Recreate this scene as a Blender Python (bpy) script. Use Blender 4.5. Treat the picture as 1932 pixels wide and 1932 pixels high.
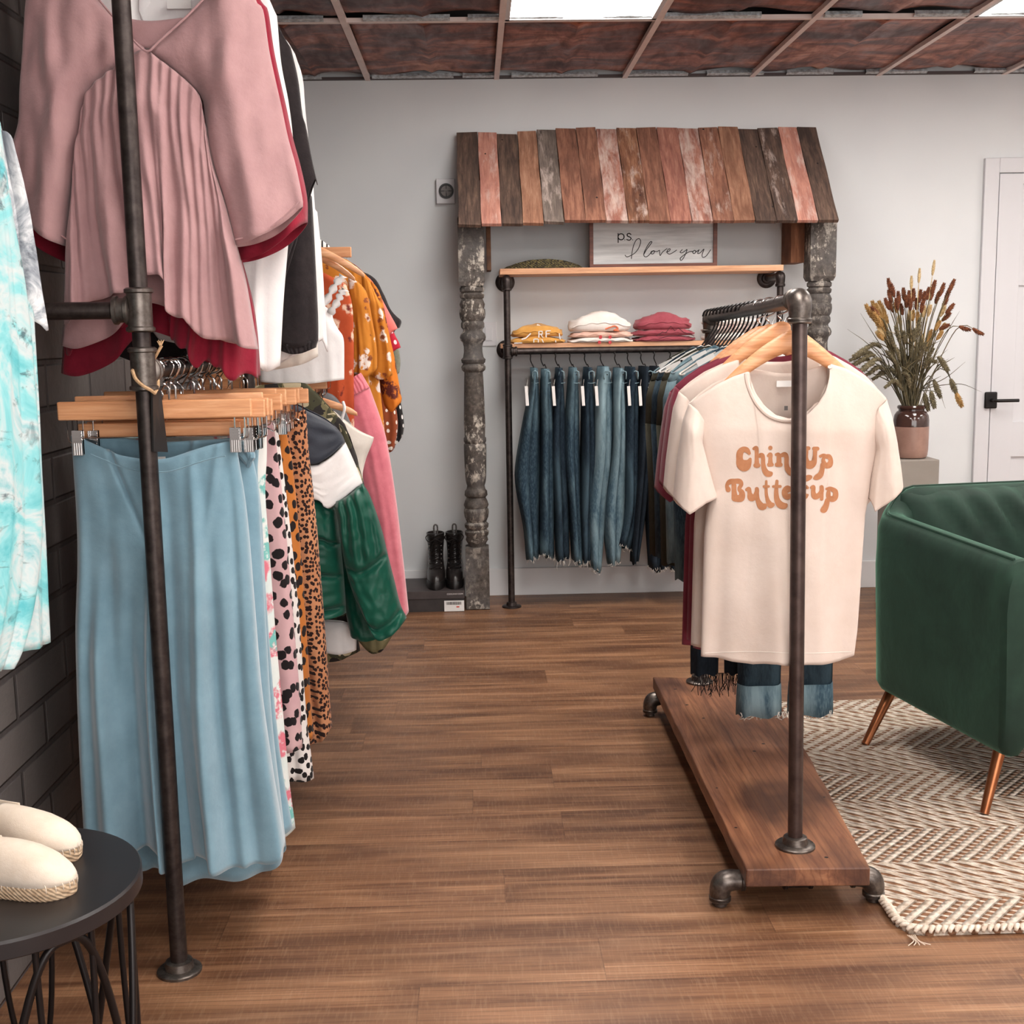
import bpy, bmesh, math, random
from mathutils import Vector, Matrix, noise
from mathutils.bvhtree import BVHTree
for o in list(bpy.data.objects): bpy.data.objects.remove(o)
SC = bpy.context.scene
COL = SC.collection
PI = math.pi
# ---------------------------------------------------------------- camera
F, PIT, YAW, ROL, HC = 2300.0, 0.146045, 0.028493, -0.015794, 1.3096
DW, CEIL, XL, XR, YF = 6.03, 2.513, -0.965, 4.6, -3.2
_f = Vector((math.sin(YAW)*math.cos(PIT), math.cos(YAW)*math.cos(PIT), -math.sin(PIT)))
_r = Vector((math.cos(YAW), -math.sin(YAW), 0)); _u = _r.cross(_f)
CR = _r*math.cos(ROL)+_u*math.sin(ROL); CU = -_r*math.sin(ROL)+_u*math.cos(ROL); CF = _f
cd = bpy.data.cameras.new('camera'); cam = bpy.data.objects.new('camera', cd); COL.objects.link(cam)
cam.matrix_world = Matrix(((CR.x, CU.x, -CF.x, 0), (CR.y, CU.y, -CF.y, 0), (CR.z, CU.z, -CF.z, HC), (0, 0, 0, 1)))
cd.sensor_width = 36; cd.lens = F/1932*36; cd.clip_start = .05
SC.camera = cam
# ---------------------------------------------------------------- world, light, exposure
w = bpy.data.worlds.new('world'); SC.world = w; w.use_nodes = True
w.node_tree.nodes['Background'].inputs[0].default_value = (.92, .95, 1, 1)
w.node_tree.nodes['Background'].inputs[1].default_value = .6
SC.view_settings.view_transform = 'Standard'; SC.view_settings.look = 'None'
SC.view_settings.exposure = 0.12; SC.view_settings.gamma = 1
SC.view_settings.use_curve_mapping = False
PANEL_EMIT = 17
def area(name, loc, rot, sx, sy, power, col):
    l = bpy.data.lights.new(name, 'AREA'); l.shape = 'RECTANGLE'; l.size = sx; l.size_y = sy
    l.energy = power; l.color = col
    o = bpy.data.objects.new(name, l); COL.objects.link(o); o.location = loc; o.rotation_euler = rot
    return o
area('shopfront_daylight', (1.9, YF+.12, 1.35), (PI/2, 0, 0), 4.6, 2.1, 130, (1, .97, .94))
# ---------------------------------------------------------------- geometry helpers
def ray(px, py): return (CR*((px-966)/F) - CU*((py-966)/F) + CF)
def U(px, py, y):
    d = ray(px, py); return Vector((0, 0, HC)) + d*(y/d.y)
def UZ(px, py, z):
    d = ray(px, py); return Vector((0, 0, HC)) + d*((z-HC)/d.z)
def UN(px, py, P, N):
    d = ray(px, py); o = Vector((0, 0, HC)); return o + d*((P-o).dot(N)/d.dot(N))
def catmull(pts, n=8):
    if len(pts) < 3: return [Vector(p) for p in pts]
    P = [Vector(p) for p in pts]; P = [2*P[0]-P[1]]+P+[2*P[-1]-P[-2]]; out = []
    for i in range(1, len(P)-2):
        a, b, c, d = P[i-1:i+3]
        for k in range(n):
            t = k/n
            out.append(.5*((2*b)+(c-a)*t+(2*a-5*b+4*c-d)*t*t+(3*b-a-3*c+d)*t**3))
    out.append(P[-2]); return out
def resample(P, n):
    L = [0]
    for a, b in zip(P, P[1:]): L.append(L[-1]+(b-a).length)
    out = []; j = 0
    for i in range(n):
        s = L[-1]*i/(n-1)
        while j < len(L)-2 and L[j+1] < s: j += 1
        t = (s-L[j])/max(L[j+1]-L[j], 1e-9); out.append(P[j].lerp(P[j+1], min(max(t, 0), 1)))
    return out
class MB:
    def __init__(s): s.v = []; s.f = []; s.m = []; s.mi = 0
    def add(s, vs, fs):
        k = len(s.v); s.v += [Vector(v) for v in vs]; s.f += [[i+k for i in f] for f in fs]; s.m += [s.mi]*len(fs); return s
    def box(s, c, d, R=None):
        c = Vector(c); vs = []
        for z in (-.5, .5):
            for x, y in ((-.5, -.5), (.5, -.5), (.5, .5), (-.5, .5)):
                q = Vector((x*d[0], y*d[1], z*d[2])); vs.append(c+(R @ q if R else q))
        return s.add(vs, [[3, 2, 1, 0], [4, 5, 6, 7], [0, 1, 5, 4], [1, 2, 6, 5], [2, 3, 7, 6], [3, 0, 4, 7]])
    def hexa(s, b, t):   # 4 bottom points, 4 top points, both ccw from above
        return s.add(list(b)+list(t), [[3, 2, 1, 0], [4, 5, 6, 7], [0, 1, 5, 4], [1, 2, 6, 5], [2, 3, 7, 6], [3, 0, 4, 7]])
    def tube(s, pts, r, n=10, sm=0, closed=False, caps=True):
        P = [Vector(p) for p in pts]
        R = list(r) if isinstance(r, (list, tuple)) else None
        if sm:
            if R: Q = catmull([Vector((i, x, 0)) for i, x in enumerate(R)], sm); R = [q.y for q in Q]
            P = catmull(P, sm)
        m = len(P)
        if R is None: R = [r]*m
        T = []
        for i in range(m):
            a = P[(i-1) % m] if closed or i else P[0]; b = P[(i+1) % m] if closed or i < m-1 else P[-1]
            t = b-a; T.append(t.normalized() if t.length > 1e-9 else (T[-1] if T else Vector((0, 0, 1))))
        N = T[0].orthogonal().normalized(); vs = []
        for i in range(m):
            N = (N-T[i]*N.dot(T[i])).normalized(); B = T[i].cross(N)
            for k in range(n):
                a = 2*PI*k/n; vs.append(P[i]+(N*math.cos(a)+B*math.sin(a))*R[i])
        fs = [[i*n+k, i*n+(k+1) % n, (i+1)*n+(k+1) % n, (i+1)*n+k] for i in range(m-1) for k in range(n)]
        if closed:
            fs += [[(m-1)*n+k, (m-1)*n+(k+1) % n, (k+1) % n, k] for k in range(n)]
        elif caps: fs += [list(range(n))[::-1], [(m-1)*n+k for k in range(n)]]
        return s.add(vs, fs)
    def cyl(s, a, b, r, n=20, r2=None): return s.tube([a, b], [r, r if r2 is None else r2], n)
    def lathe(s, c, prof, n=28, axis=None, ph=0, caps=True):
        c = Vector(c); R = Vector((0, 0, 1)).rotation_difference(Vector(axis)).to_matrix() if axis else Matrix.Identity(3)
        vs = [c+R @ Vector((r*math.cos(2*PI*k/n+ph), r*math.sin(2*PI*k/n+ph), z)) for r, z in prof for k in range(n)]
        m = len(prof)
        fs = [[i*n+k, i*n+(k+1) % n, (i+1)*n+(k+1) % n, (i+1)*n+k] for i in range(m-1) for k in range(n)]
        if caps: fs += [list(range(n))[::-1], [(m-1)*n+k for k in range(n)]]
        return s.add(vs, fs)
    def grid(s, G, flip=False):
        nv = len(G); nu = len(G[0]); vs = [p for r in G for p in r]
        fs = [[i*nu+j, i*nu+j+1, (i+1)*nu+j+1, (i+1)*nu+j] for i in range(nv-1) for j in range(nu-1)]
        if flip: fs = [f[::-1] for f in fs]
        return s.add(vs, fs)
    def rings(s, G, caps=True):   # closed cross sections
        m = len(G); n = len(G[0]); vs = [p for r in G for p in r]
        fs = [[i*n+k, i*n+(k+1) % n, (i+1)*n+(k+1) % n, (i+1)*n+k] for i in range(m-1) for k in range(n)]
        if caps: fs += [list(range(n))[::-1], [(m-1)*n+k for k in range(n)]]
        return s.add(vs, fs)
    def prism(s, poly, off):      # planar polygon (3d points) extruded by vector
        n = len(poly); off = Vector(off); vs = [Vector(p) for p in poly]+[Vector(p)+off for p in poly]
        return s.add(vs, [list(range(n))[::-1], [n+k for k in range(n)]]+[[k, (k+1) % n, n+(k+1) % n, n+k] for k in range(n)])
def wpos(o):
    p = Vector((0, 0, 0))
    while o is not None: p += o.location; o = o.parent
    return p
def part(name, mb, mats, parent=None, smooth=True, bev=0, loc=None, merge=0, solid=0, sub=0, ang=40):
    me = bpy.data.meshes.new(name); bm = bmesh.new()
    base = wpos(parent) if parent else Vector((0, 0, 0))
    if loc is None and parent is None:
        xs = [v.x for v in mb.v]; ys = [v.y for v in mb.v]; zs = [v.z for v in mb.v]
        loc = Vector(((min(xs)+max(xs))/2, (min(ys)+max(ys))/2, min(zs)))
    L = Vector(loc) if loc is not None else Vector((0, 0, 0))
    vs = [bm.verts.new(v-base-L) for v in mb.v]
    for f, mi in zip(mb.f, mb.m):
        try: q = bm.faces.new([vs[i] for i in f]); q.material_index = mi; q.smooth = smooth
        except ValueError: pass
    if merge: bmesh.ops.remove_doubles(bm, verts=bm.verts, dist=merge)
    bmesh.ops.recalc_face_normals(bm, faces=bm.faces)
    bm.to_mesh(me); bm.free()
    for m in (mats if isinstance(mats, (list, tuple)) else [mats]): me.materials.append(m)
    if smooth and ang: me.set_sharp_from_angle(angle=math.radians(ang))
    o = bpy.data.objects.new(name, me); COL.objects.link(o); o.location = L
    if parent: o.parent = parent
    if bev:
        b = o.modifiers.new('bevel', 'BEVEL'); b.width = bev; b.segments = 2; b.limit_method = 'ANGLE'; b.angle_limit = .6
    if solid:
        b = o.modifiers.new('solidify', 'SOLIDIFY'); b.thickness = solid; b.offset = 0
    if sub:
        b = o.modifiers.new('sub', 'SUBSURF'); b.levels = sub; b.render_levels = sub
    return o
def tag(o, label, cat, group=None):
    o['label'] = label; o['category'] = cat
    if group: o['group'] = group
    return o
def thing(name, label, cat, loc=(0, 0, 0), group=None):
    o = bpy.data.objects.new(name, None); COL.objects.link(o); o.location = loc; o.empty_display_size = .05
    return tag(o, label, cat, group)
def struct(name, mb, mats, **k):
    o = part(name, mb, mats, **k); o['kind'] = 'structure'; return o
def dup(root, loc, label=None, group=None, rot=None):
    r = root.copy(); COL.objects.link(r); r.location = loc
    if rot is not None: r.rotation_euler = rot
    if label: r['label'] = label
    if group: r['group'] = group
    for ch in list(root.children):
        c = ch.copy(); COL.objects.link(c); c.parent = r
        for g in list(ch.children):
            d = g.copy(); COL.objects.link(d); d.parent = c
    return r
# ---------------------------------------------------------------- materials
def lin(c):
    if isinstance(c, str): c = tuple(int(c[i:i+2], 16) for i in (0, 2, 4))
    return tuple(((x/255)/12.92 if x/255 <= .04045 else ((x/255+.055)/1.055)**2.4) for x in c)+(1,)
class NT:
    def __init__(s, name):
        s.m = bpy.data.materials.new(name); s.m.use_nodes = True; s.t = s.m.node_tree
        s.b = s.t.nodes['Principled BSDF']; s.tc = s.t.nodes.new('ShaderNodeTexCoord').outputs['Object']
    def n(s, typ, ins=None, **kw):
        nd = s.t.nodes.new('ShaderNode'+typ)
        for k, v in kw.items(): setattr(nd, k, v)
        for k, v in (ins or {}).items():
            if hasattr(v, 'is_output') : s.t.links.new(v, nd.inputs[k])
            else: nd.inputs[k].default_value = v
        return nd
    def set(s, k, v):
        if hasattr(v, 'is_output'): s.t.links.new(v, s.b.inputs[k])
        else: s.b.inputs[k].default_value = v
    def map(s, sc=(1, 1, 1), rot=(0, 0, 0), loc=(0, 0, 0), src=None):
        return s.n('Mapping', {'Vector': src or s.tc, 'Scale': sc, 'Rotation': rot, 'Location': loc}).outputs[0]
    def noise(s, sc, det=3, rough=.55, vec=None, dist=0):
        return s.n('TexNoise', {'Vector': vec or s.tc, 'Scale': sc, 'Detail': det, 'Roughness': rough, 'Distortion': dist}).outputs['Fac']
    def ramp(s, fac, stops, interp='LINEAR'):
        r = s.n('ValToRGB', {'Fac': fac}); cr = r.color_ramp; cr.interpolation = interp
        while len(cr.elements) < len(stops): cr.elements.new(.5)
        for e, (p, c) in zip(cr.elements, stops):
            e.position = p; e.color = lin(c) if not isinstance(c, float) else (c, c, c, 1)
        return r.outputs[0]
    def mix(s, fac, a, b, mode='MIX'):
        nd = s.t.nodes.new('ShaderNodeMix'); nd.data_type = 'RGBA'; nd.blend_type = mode
        for i, v in ((0, fac), (6, a), (7, b)):
            if hasattr(v, 'is_output'): s.t.links.new(v, nd.inputs[i])
            else: nd.inputs[i].default_value = (lin(v) if (i and not isinstance(v, tuple)) else (lin(v) if i and len(v) == 3 else v))
        return nd.outputs[2]
    def math(s, op, a, b=0.0, c=None, clamp=False):
        ins = {0: a, 1: b}
        if c is not None: ins[2] = c
        nd = s.n('Math', ins, operation=op); nd.use_clamp = clamp; return nd.outputs[0]
    def bump(s, h, st=.3, dist=.002):
        s.set('Normal', s.n('Bump', {'Height': h, 'Strength': st, 'Distance': dist}).outputs[0])
    def xyz(s, src=None):
        return s.n('SeparateXYZ', {0: src or s.tc}).outputs
def M(name, c, c2=None, vs=6, rough=.6, metal=0, bs=0, bd=.001, bst=.4, sheen=0, lo=.35, hi=.65, map=None, spec=.5):
    t = NT(name); vec = t.map(map) if map else t.tc
    if c2: col = t.ramp(t.noise(vs, 5, .6, vec), [(lo, c), (hi, c2)])
    else: col = lin(c)
    t.set('Base Color', col); t.set('Roughness', rough); t.set('Metallic', metal); t.set('Specular IOR Level', spec)
    if sheen: t.set('Sheen Weight', sheen); t.set('Sheen Roughness', .4)
    if bs: t.bump(t.noise(bs, 4, .6, vec), bst, bd)
    return t.m
def fabric(name, c, c2=None, vs=14, rough=.88, weave=900, sheen=.15, crease=25):
    t = NT(name)
    if c2: col = t.ramp(t.noise(vs, 5, .65), [(.32, c), (.68, c2)])
    else: col = lin(c)
    t.set('Base Color', col); t.set('Roughness', rough); t.set('Sheen Weight', sheen); t.set('Specular IOR Level', .25)
    h = t.math('MULTIPLY_ADD', t.noise(crease, 4, .6), 1.0, t.math('MULTIPLY', t.noise(weave, 1, .5), .12))
    t.bump(h, .45, .004)
    return t.m
def spots(name, base, spot, scale, thr, base2=None, jitter=1.0, wob=.25, rough=.85, stretch=(1, 1, 1)):
    t = NT(name); X_ = t.xyz(); v = t.n('CombineXYZ', {0: t.math('ADD', X_[0], X_[1]), 1: X_[2], 2: 0.0}).outputs[0]; v = t.map(stretch, src=v)
    nz = t.n('TexNoise', {'Vector': v, 'Scale': scale*2.2, 'Detail': 2}).outputs['Color']
    vv = t.n('Vector' + 'Math', {0: v, 1: t.n('VectorMath', {0: nz, 'Scale': wob/scale}, operation='SCALE').outputs[0]}, operation='ADD').outputs[0]
    # project on the cloth plane so spots stay round blobs
    d = t.n('TexVoronoi', {'Vector': vv, 'Scale': scale, 'Randomness': jitter}, voronoi_dimensions='2D').outputs['Distance']
    sz = t.noise(scale*.9, 2)
    k = t.math('SUBTRACT', t.math('MULTIPLY_ADD', sz, .25, thr-.12), d)
    f = t.math('MULTIPLY', k, 25.0, clamp=True)
    b = t.ramp(t.noise(9, 3), [(.35, base), (.65, base2)]) if base2 else lin(base)
    t.set('Base Color', t.mix(f, b, spot)); t.set('Roughness', rough); t.set('Sheen Weight', .1); t.set('Specular IOR Level', .25)
    t.bump(t.noise(30, 4), .35, .004)
    return t.m
def florals(name, base, base2, cols, scale, thr=.28, rough=.85):
    t = NT(name)
    nz = t.n('TexNoise', {'Vector': t.tc, 'Scale': scale*2.5, 'Detail': 4}).outputs['Color']
    vv = t.n('VectorMath', {0: t.tc, 1: t.n('VectorMath', {0: nz, 'Scale': .55/scale}, operation='SCALE').outputs[0]}, operation='ADD').outputs[0]
    col = t.ramp(t.noise(10, 3), [(.35, base), (.65, base2)])
    for i, (c, s_, th) in enumerate(cols):
        v = t.map(loc=(i*3.3, i*1.7, i*2.1), src=vv)
        d = t.n('TexVoronoi', {'Vector': v, 'Scale': scale*s_}).outputs['Distance']
        f = t.math('MULTIPLY', t.math('SUBTRACT', th, d), 14.0, clamp=True)
        f = t.math('MULTIPLY', f, t.ramp(t.noise(scale*5, 3), [(.38, 0.0), (.48, 1.0)]))
        col = t.mix(f, col, c)
    t.set('Base Color', col); t.set('Roughness', rough); t.set('Specular IOR Level', .25)
    t.bump(t.noise(30, 4), .35, .004)
    return t.m
def wood(name, c1, c2, c3, axis=0, sc=8, rough=.5, streak=18, bst=.3):
    t = NT(name); s3 = [streak]*3; s3[axis] = 1.2
    v = t.map(tuple(s3)); n1 = t.noise(sc/4, 6, .65, v, .6)
    t.set('Base Color', t.ramp(n1, [(.3, c1), (.5, c2), (.7, c3)])); t.set('Roughness', rough)
    t.bump(n1, bst, .002); return t.m
# ================================================================ setting materials
def floor_mat():
    t = NT('vinyl_plank'); X = t.xyz()
    # boards run along x, 0.152 m wide, 1.22 m long, staggered
    PWID = .178
    row = t.math('FLOOR', t.math('DIVIDE', X[1], PWID))
    sh = t.math('MULTIPLY', t.n('TexWhiteNoise', {'W': row}, noise_dimensions='1D').outputs['Value'], 1.22)
    xs = t.math('ADD', X[0], sh); cx = t.math('FLOOR', t.math('DIVIDE', xs, 1.22))
    idv = t.n('CombineXYZ', {0: cx, 1: row, 2: 0.0}).outputs[0]
    wn = t.n('TexWhiteNoise', {'Vector': idv}, noise_dimensions='3D').outputs['Value']
    off = t.n('CombineXYZ', {0: t.math('MULTIPLY', wn, 17.0), 1: t.math('MULTIPLY', wn, 9.0), 2: wn}).outputs[0]
    v = t.n('VectorMath', {0: t.tc, 1: off}, operation='ADD').outputs[0]
    g = t.noise(1.0, 6, .62, t.map((1.5, 30, 1), src=v), .35)
    blot = t.noise(1.0, 3, .5, t.map((2.4, 9, 1), src=v), .2)
    col = t.ramp(g, [(.25, (84, 52, 36)), (.42, (128, 89, 62)), (.58, (156, 113, 82)), (.76, (182, 140, 106))])
    col = t.mix(t.ramp(blot, [(.42, 0.0), (.66, 1.0)]), col, t.mix(.7, col, (80, 48, 33)))
    # cathedral figure and cross saw marks
    wv = t.n('TexWave', {'Vector': t.map((1.1, 22, 1), src=v), 'Scale': 1.0, 'Distortion': 9.0, 'Detail': 3.0, 'Detail Scale': 1.2}, bands_direction='Y').outputs['Fac']
    col = t.mix(t.math('MULTIPLY', t.ramp(wv, [(.0, 1.0), (.16, 0.0)]), .32), col, (70, 40, 26))
    saw = t.noise(1.0, 3, .7, t.map((190, 16, 1), src=v), .3)
    col = t.mix(t.math('MULTIPLY', t.ramp(saw, [(.50, 0.0), (.75, 1.0)]), .16), col, (206, 172, 138))
    tint = t.ramp(wn, [(0, .86), (1, 1.0)])
    col = t.mix(1.0, col, tint, 'MULTIPLY')
    # joints
    fy = t.math('FRACT', t.math('DIVIDE', X[1], PWID)); fx = t.math('FRACT', t.math('DIVIDE', xs, 1.22))
    jy = t.math('GREATER_THAN', fy, .986); jx = t.math('GREATER_THAN', fx, .998)
    j = t.math('MAXIMUM', jy, jx)
    col = t.mix(t.math('MULTIPLY', j, .28), col, (60, 38, 28))
    t.set('Base Color', col); t.set('Roughness', t.math('MULTIPLY_ADD', g, .15, .36)); t.set('Specular IOR Level', .45)
    t.bump(t.math('ADD', g, t.math('MULTIPLY', saw, .5)), .18, .002)
    return t.m
def brick_mat():
    t = NT('painted_brick'); X = t.xyz()
    v = t.n('CombineXYZ', {0: X[1], 1: X[2], 2: 0.0}).outputs[0]
    br = t.n('TexBrick', {'Vector': v, 'Scale': 1.0, 'Mortar Size': .009, 'Mortar Smooth': .5, 'Brick Width': .31, 'Row Height': .105,
                          'Color1': lin((116, 109, 106)), 'Color2': lin((98, 92, 90)), 'Mortar': lin((78, 72, 71))})
    t.set('Base Color', t.mix(t.math('MULTIPLY', t.noise(5, 4), .35), br.outputs['Color'], (82, 77, 76)))
    t.set('Roughness', .55)
    h = t.math('MULTIPLY_ADD', br.outputs['Fac'], -1.0, t.math('MULTIPLY', t.noise(26, 5), .35))
    t.bump(h, .8, .012); return t.m
def wall_mat():
    t = NT('grey_paint')
    t.set('Base Color', t.ramp(t.noise(3, 2), [(.3, (211, 213, 215)), (.7, (216, 218, 219))])); t.set('Roughness', .75)
    t.bump(t.noise(160, 2), .12, .001); return t.m
def tin_mat():
    t = NT('rusty_tin'); n = t.noise(2.3, 6, .62, t.map((1, 2.2, 1)), 1.2)
    n2 = t.noise(7, 5, .6, t.map((2.5, .8, 1)), .5)
    col = t.ramp(n, [(.34, (70, 40, 38)), (.47, (104, 58, 50)), (.58, (160, 92, 68)), (.72, (206, 150, 122))])
    col = t.mix(t.ramp(n2, [(.48, 0.0), (.7, .7)]), col, (74, 50, 48))
    t.set('Base Color', col); t.set('Roughness', t.ramp(n2, [(.3, .32), (.7, .6)])); t.set('Metallic', .35)
    t.bump(n, .3, .004); return t.m
M_floor, M_brick, M_wall, M_tin = floor_mat(), brick_mat(), wall_mat(), tin_mat()
M_white = M('white_trim_paint', (208, 207, 210), rough=.42)
M_base = M('baseboard_paint', (226, 225, 226), rough=.45)
M_grid = M('ceiling_grid_metal', (222, 204, 198), (232, 216, 210), 12, rough=.5)
M_leak = M('pale_light_leak', (205, 214, 218), (150, 150, 152), 60, rough=.8)
M_iron = M('black_iron', (50, 43, 42), (74, 66, 63), 40, rough=.42, metal=.75, bs=120, bst=.15)
M_fit = M('worn_iron_fitting', (84, 76, 72), (118, 110, 104), 60, rough=.38, metal=.85, bs=90, bst=.25)
M_steel = M('brushed_steel', (176, 172, 168), rough=.22, metal=1)
M_blackwire = M('black_wire', (24, 20, 20), rough=.4, metal=.4)
def emis(name, c, s):
    m = bpy.data.materials.new(name); m.use_nodes = True; b = m.node_tree.nodes['Principled BSDF']
    b.inputs['Base Color'].default_value = lin(c); b.inputs['Emission Color'].default_value = lin(c); b.inputs['Emission Strength'].default_value = s; return m
M_diff = emis('lit_diffuser', (255, 250, 244), PANEL_EMIT)
# ================================================================ room
struct('floor', MB().box(((XL+XR)/2, (YF+DW)/2, -.05), (XR-XL+.4, DW-YF+.4, .1)), M_floor, smooth=False, loc=(0, 0, 0))
struct('wall_back', MB().box(((XL+XR)/2, DW+.05, CEIL/2+.1), (XR-XL+.4, .1, CEIL+.2)), M_wall, smooth=False)
struct('wall_left', MB().box((XL-.05, (YF+DW)/2, CEIL/2+.1), (.1, DW-YF, CEIL+.2)), M_brick, smooth=False, loc=(0, 0, 0))
struct('wall_right', MB().box((XR+.05, (YF+DW)/2, CEIL/2+.1), (.1, DW-YF, CEIL+.2)), M_wall, smooth=False)
fr = MB()
fr.box(((XL+XR)/2, YF-.05, .125), (XR-XL, .1, .25)).box(((XL+XR)/2, YF-.05, 2.53), (XR-XL, .1, .22))
fr.box((XL+.3, YF-.05, 1.3), (.6, .1, 2.2)).box((XR-.3, YF-.05, 1.3), (.6, .1, 2.2))
struct('wall_front', fr, M_wall, smooth=False)
wf = struct('window_1', MB().box((1.8, YF-.03, .28), (4.5, .06, .06)).box((1.8, YF-.03, 2.4), (4.5, .06, .06)).box((1.8, YF-.03, 1.35), (.06, .06, 2.1)), M_blackwire, smooth=False)
g = bpy.data.materials.new('window_glass'); g.use_nodes = True; gb = g.node_tree.nodes['Principled BSDF']
gb.inputs['Transmission Weight'].default_value = 1; gb.inputs['Roughness'].default_value = 0; gb.inputs['IOR'].default_value = 1.05
part('pane', MB().box((1.8, YF-.05, 1.35), (4.4, .008, 2.1)), g, wf, smooth=False)
# baseboard and the strip where wall meets ceiling
struct('baseboard_back', MB().box(((XL+2.46)/2, DW-.008, .069), (2.46-XL, .016, .138)), M_base, smooth=False, bev=.003)
# ceiling: dark deck, rusty tin tiles in a grid
ce = struct('ceiling', MB().box(((XL+XR)/2, (YF+DW)/2, CEIL+.09), (XR-XL+.4, DW-YF+.4, .04)), M('ceiling_deck', (40, 34, 34), rough=.9), smooth=False)
GX = [-.4788+.61*k for k in range(-1, 10)]
R2 = 1.0773
GY = [DW, DW-R2] + [DW-R2-1.22*k for k in range(1, 7)]
light_cells = {(2, 1), (5, 1), (2, 3), (5, 3), (8, 1), (8, 3), (2, 5), (5, 5)}
rnd = random.Random(3)
tile = None; n_t = 0
def make_tile(x0, x1, y0, y1):
    s = MB(); NX, NY = 18, 12; G = []
    ph = rnd.random()*6
    for j in range(NY+1):
        row = []
        for i in range(NX+1):
            u, v = i/NX, j/NY; x = x0+.013+(x1-x0-.026)*u; y = y0+.016+(y1-y0-.05)*v
            z = CEIL+.008+.006*math.sin(u*7+ph)*math.sin(v*5+ph)
            z += -.012*math.exp(-((u-.5)/.03)**2)
            if v > .999: z += .010+.008*math.sin(u*9+ph)
            row.append((x, y, z))
        G.append(row)
    s.grid(G); return s
for a in range(len(GX)-1):
    for b in range(len(GY)-1):
        if (a, b) in light_cells: continue
        x0, x1, y0, y1 = max(GX[a], XL), min(GX[a+1], XR), GY[b+1], GY[b]
        if x1 - x0 < .1 or b > 3: continue
        part('tin_tile', make_tile(x0, x1, y0, y1), M_tin, ce, solid=.002)
# backing above far tiles (b > 3) is one plain deck behind the camera
part('deck_panel', MB().box(((XL+XR)/2, (YF+GY[4])/2, CEIL+.02), (XR-XL, GY[4]-YF, .02)), M_tin, ce, smooth=False)
k = 1
for x in GX[1:-1]:
    struct('trim_%d' % k, MB().box((x, (YF+DW)/2, CEIL-.003), (.024, DW-YF, .02)), M_grid, smooth=False); k += 1
for y in GY[1:5]:
    struct('trim_%d' % k, MB().box(((XL+XR)/2, y, CEIL-.002), (XR-XL, .022, .017)), M_grid, smooth=False); k += 1
struct('trim_%d' % k, MB().box(((XL+XR)/2, DW-.012, CEIL-.004), (XR-XL, .024, .012)), M('wall_angle', (74, 62, 62), rough=.6), smooth=False); k += 1
# pale strips paint the light leaking past torn edges at the cross tees
for y, dd in ((DW-.03, 0), (GY[1]-.02, 1), (GY[2]-.02, 2)):
    s = MB(); x = XL+.02
    while x < XR-.3:
        L = rnd.uniform(.12, .42); n = 14; pts = []
        for i in range(n+1):
            u = i/n; pts.append((x+L*u, y, CEIL-.012+.0*u, .004+.013*math.sin(PI*u)**.6*(.6+.4*math.sin(u*9+x*7))))
        G = [[(p[0], p[1]-.012, CEIL+.012) for p in pts], [(p[0], p[1]-.014-p[3], CEIL-.004) for p in pts], [(p[0], p[1]-.002, CEIL-.010) for p in pts]]
        s.grid(G); x += L+rnd.uniform(.02, .25)
    o = struct('trim_%d' % k, s, M_leak); k += 1
# ceiling lights
def ceil_light(a, b, label):
    x0, x1, y0, y1 = GX[a], GX[a+1], GY[b+1], GY[b]
    t = thing('ceiling_light', label, 'ceiling light', ((x0+x1)/2, (y0+y1)/2, CEIL), 'recessed ceiling light panels')
    s = MB(); w_ = .02
    for c, d in ((((x0+x1)/2, y0+.02), (x1-x0-.02, w_)), (((x0+x1)/2, y1-.02), (x1-x0-.02, w_)), ((x0+.02, (y0+y1)/2), (w_, y1-y0-.02)), ((x1-.02, (y0+y1)/2), (w_, y1-y0-.02))):
        s.box((c[0], c[1], CEIL), (d[0], d[1], .022))
    part('frame', s, M_white, t, smooth=False)
    part('diffuser', MB().box(((x0+x1)/2, (y0+y1)/2, CEIL+.002), (x1-x0-.05, y1-y0-.05, .008)), M_diff, t, smooth=False)
ceil_light(2, 1, 'bright rectangular ceiling light panel above the awning, cut by the top of the photo')
for a, b in sorted(light_cells-{(2, 1)}):
    ceil_light(a, b, 'rectangular ceiling light panel outside the top of the photo')
# door with casing in the back wall
DX = 2.49
struct('trim_%d' % k, MB().box((DX+.035, DW-.012, 1.055), (.072, .024, 2.11)).box((DX+.5, DW-.012, 2.075), (.86, .0239, .072)).box((DX+.965, DW-.012, 1.055), (.072, .024, 2.11)), M_white, smooth=False, bev=.004)
d = MB(); sx0, sx1 = DX+.073, DX+.927; y_ = DW-.006
d.box(((sx0+sx1)/2, y_-.001, 1.02), (sx1-sx0, .008, 2.035))
stile = .115
zz = [(.12, .30), (.30, .80)]
rails = [(0.0, .20), (.62, .80), (.98, 1.16), (1.42, 1.54), (1.86, 2.03)]
rails = [(0.0, .20), (.655, .83), (1.50, 1.90), (1.985, 2.035)]
for a, b in rails: d.box(((sx0+sx1)/2, y_-.011, (a+b)/2), (sx1-sx0-.002, .014, b-a))
for x in (sx0+stile/2, sx1-stile/2): d.box((x, y_-.0112, 1.017), (stile, .0144, 2.03))
dr = struct('door_1', d, M_white, smooth=False, bev=.002)
h = MB(); hc = U(1869, 755, DW-.03)
h.box((hc.x, DW-.032, hc.z), (.062, .016, .082))
ro = part('handle_plate', h, M_blackwire, dr, bev=.006)
part('lever', MB().tube([(hc.x, DW-.04, hc.z), (hc.x, DW-.085, hc.z), (hc.x+.012, DW-.092, hc.z), (hc.x+.115, DW-.092, hc.z)], .0085, 10), M_blackwire, ro, bev=.002)
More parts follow.
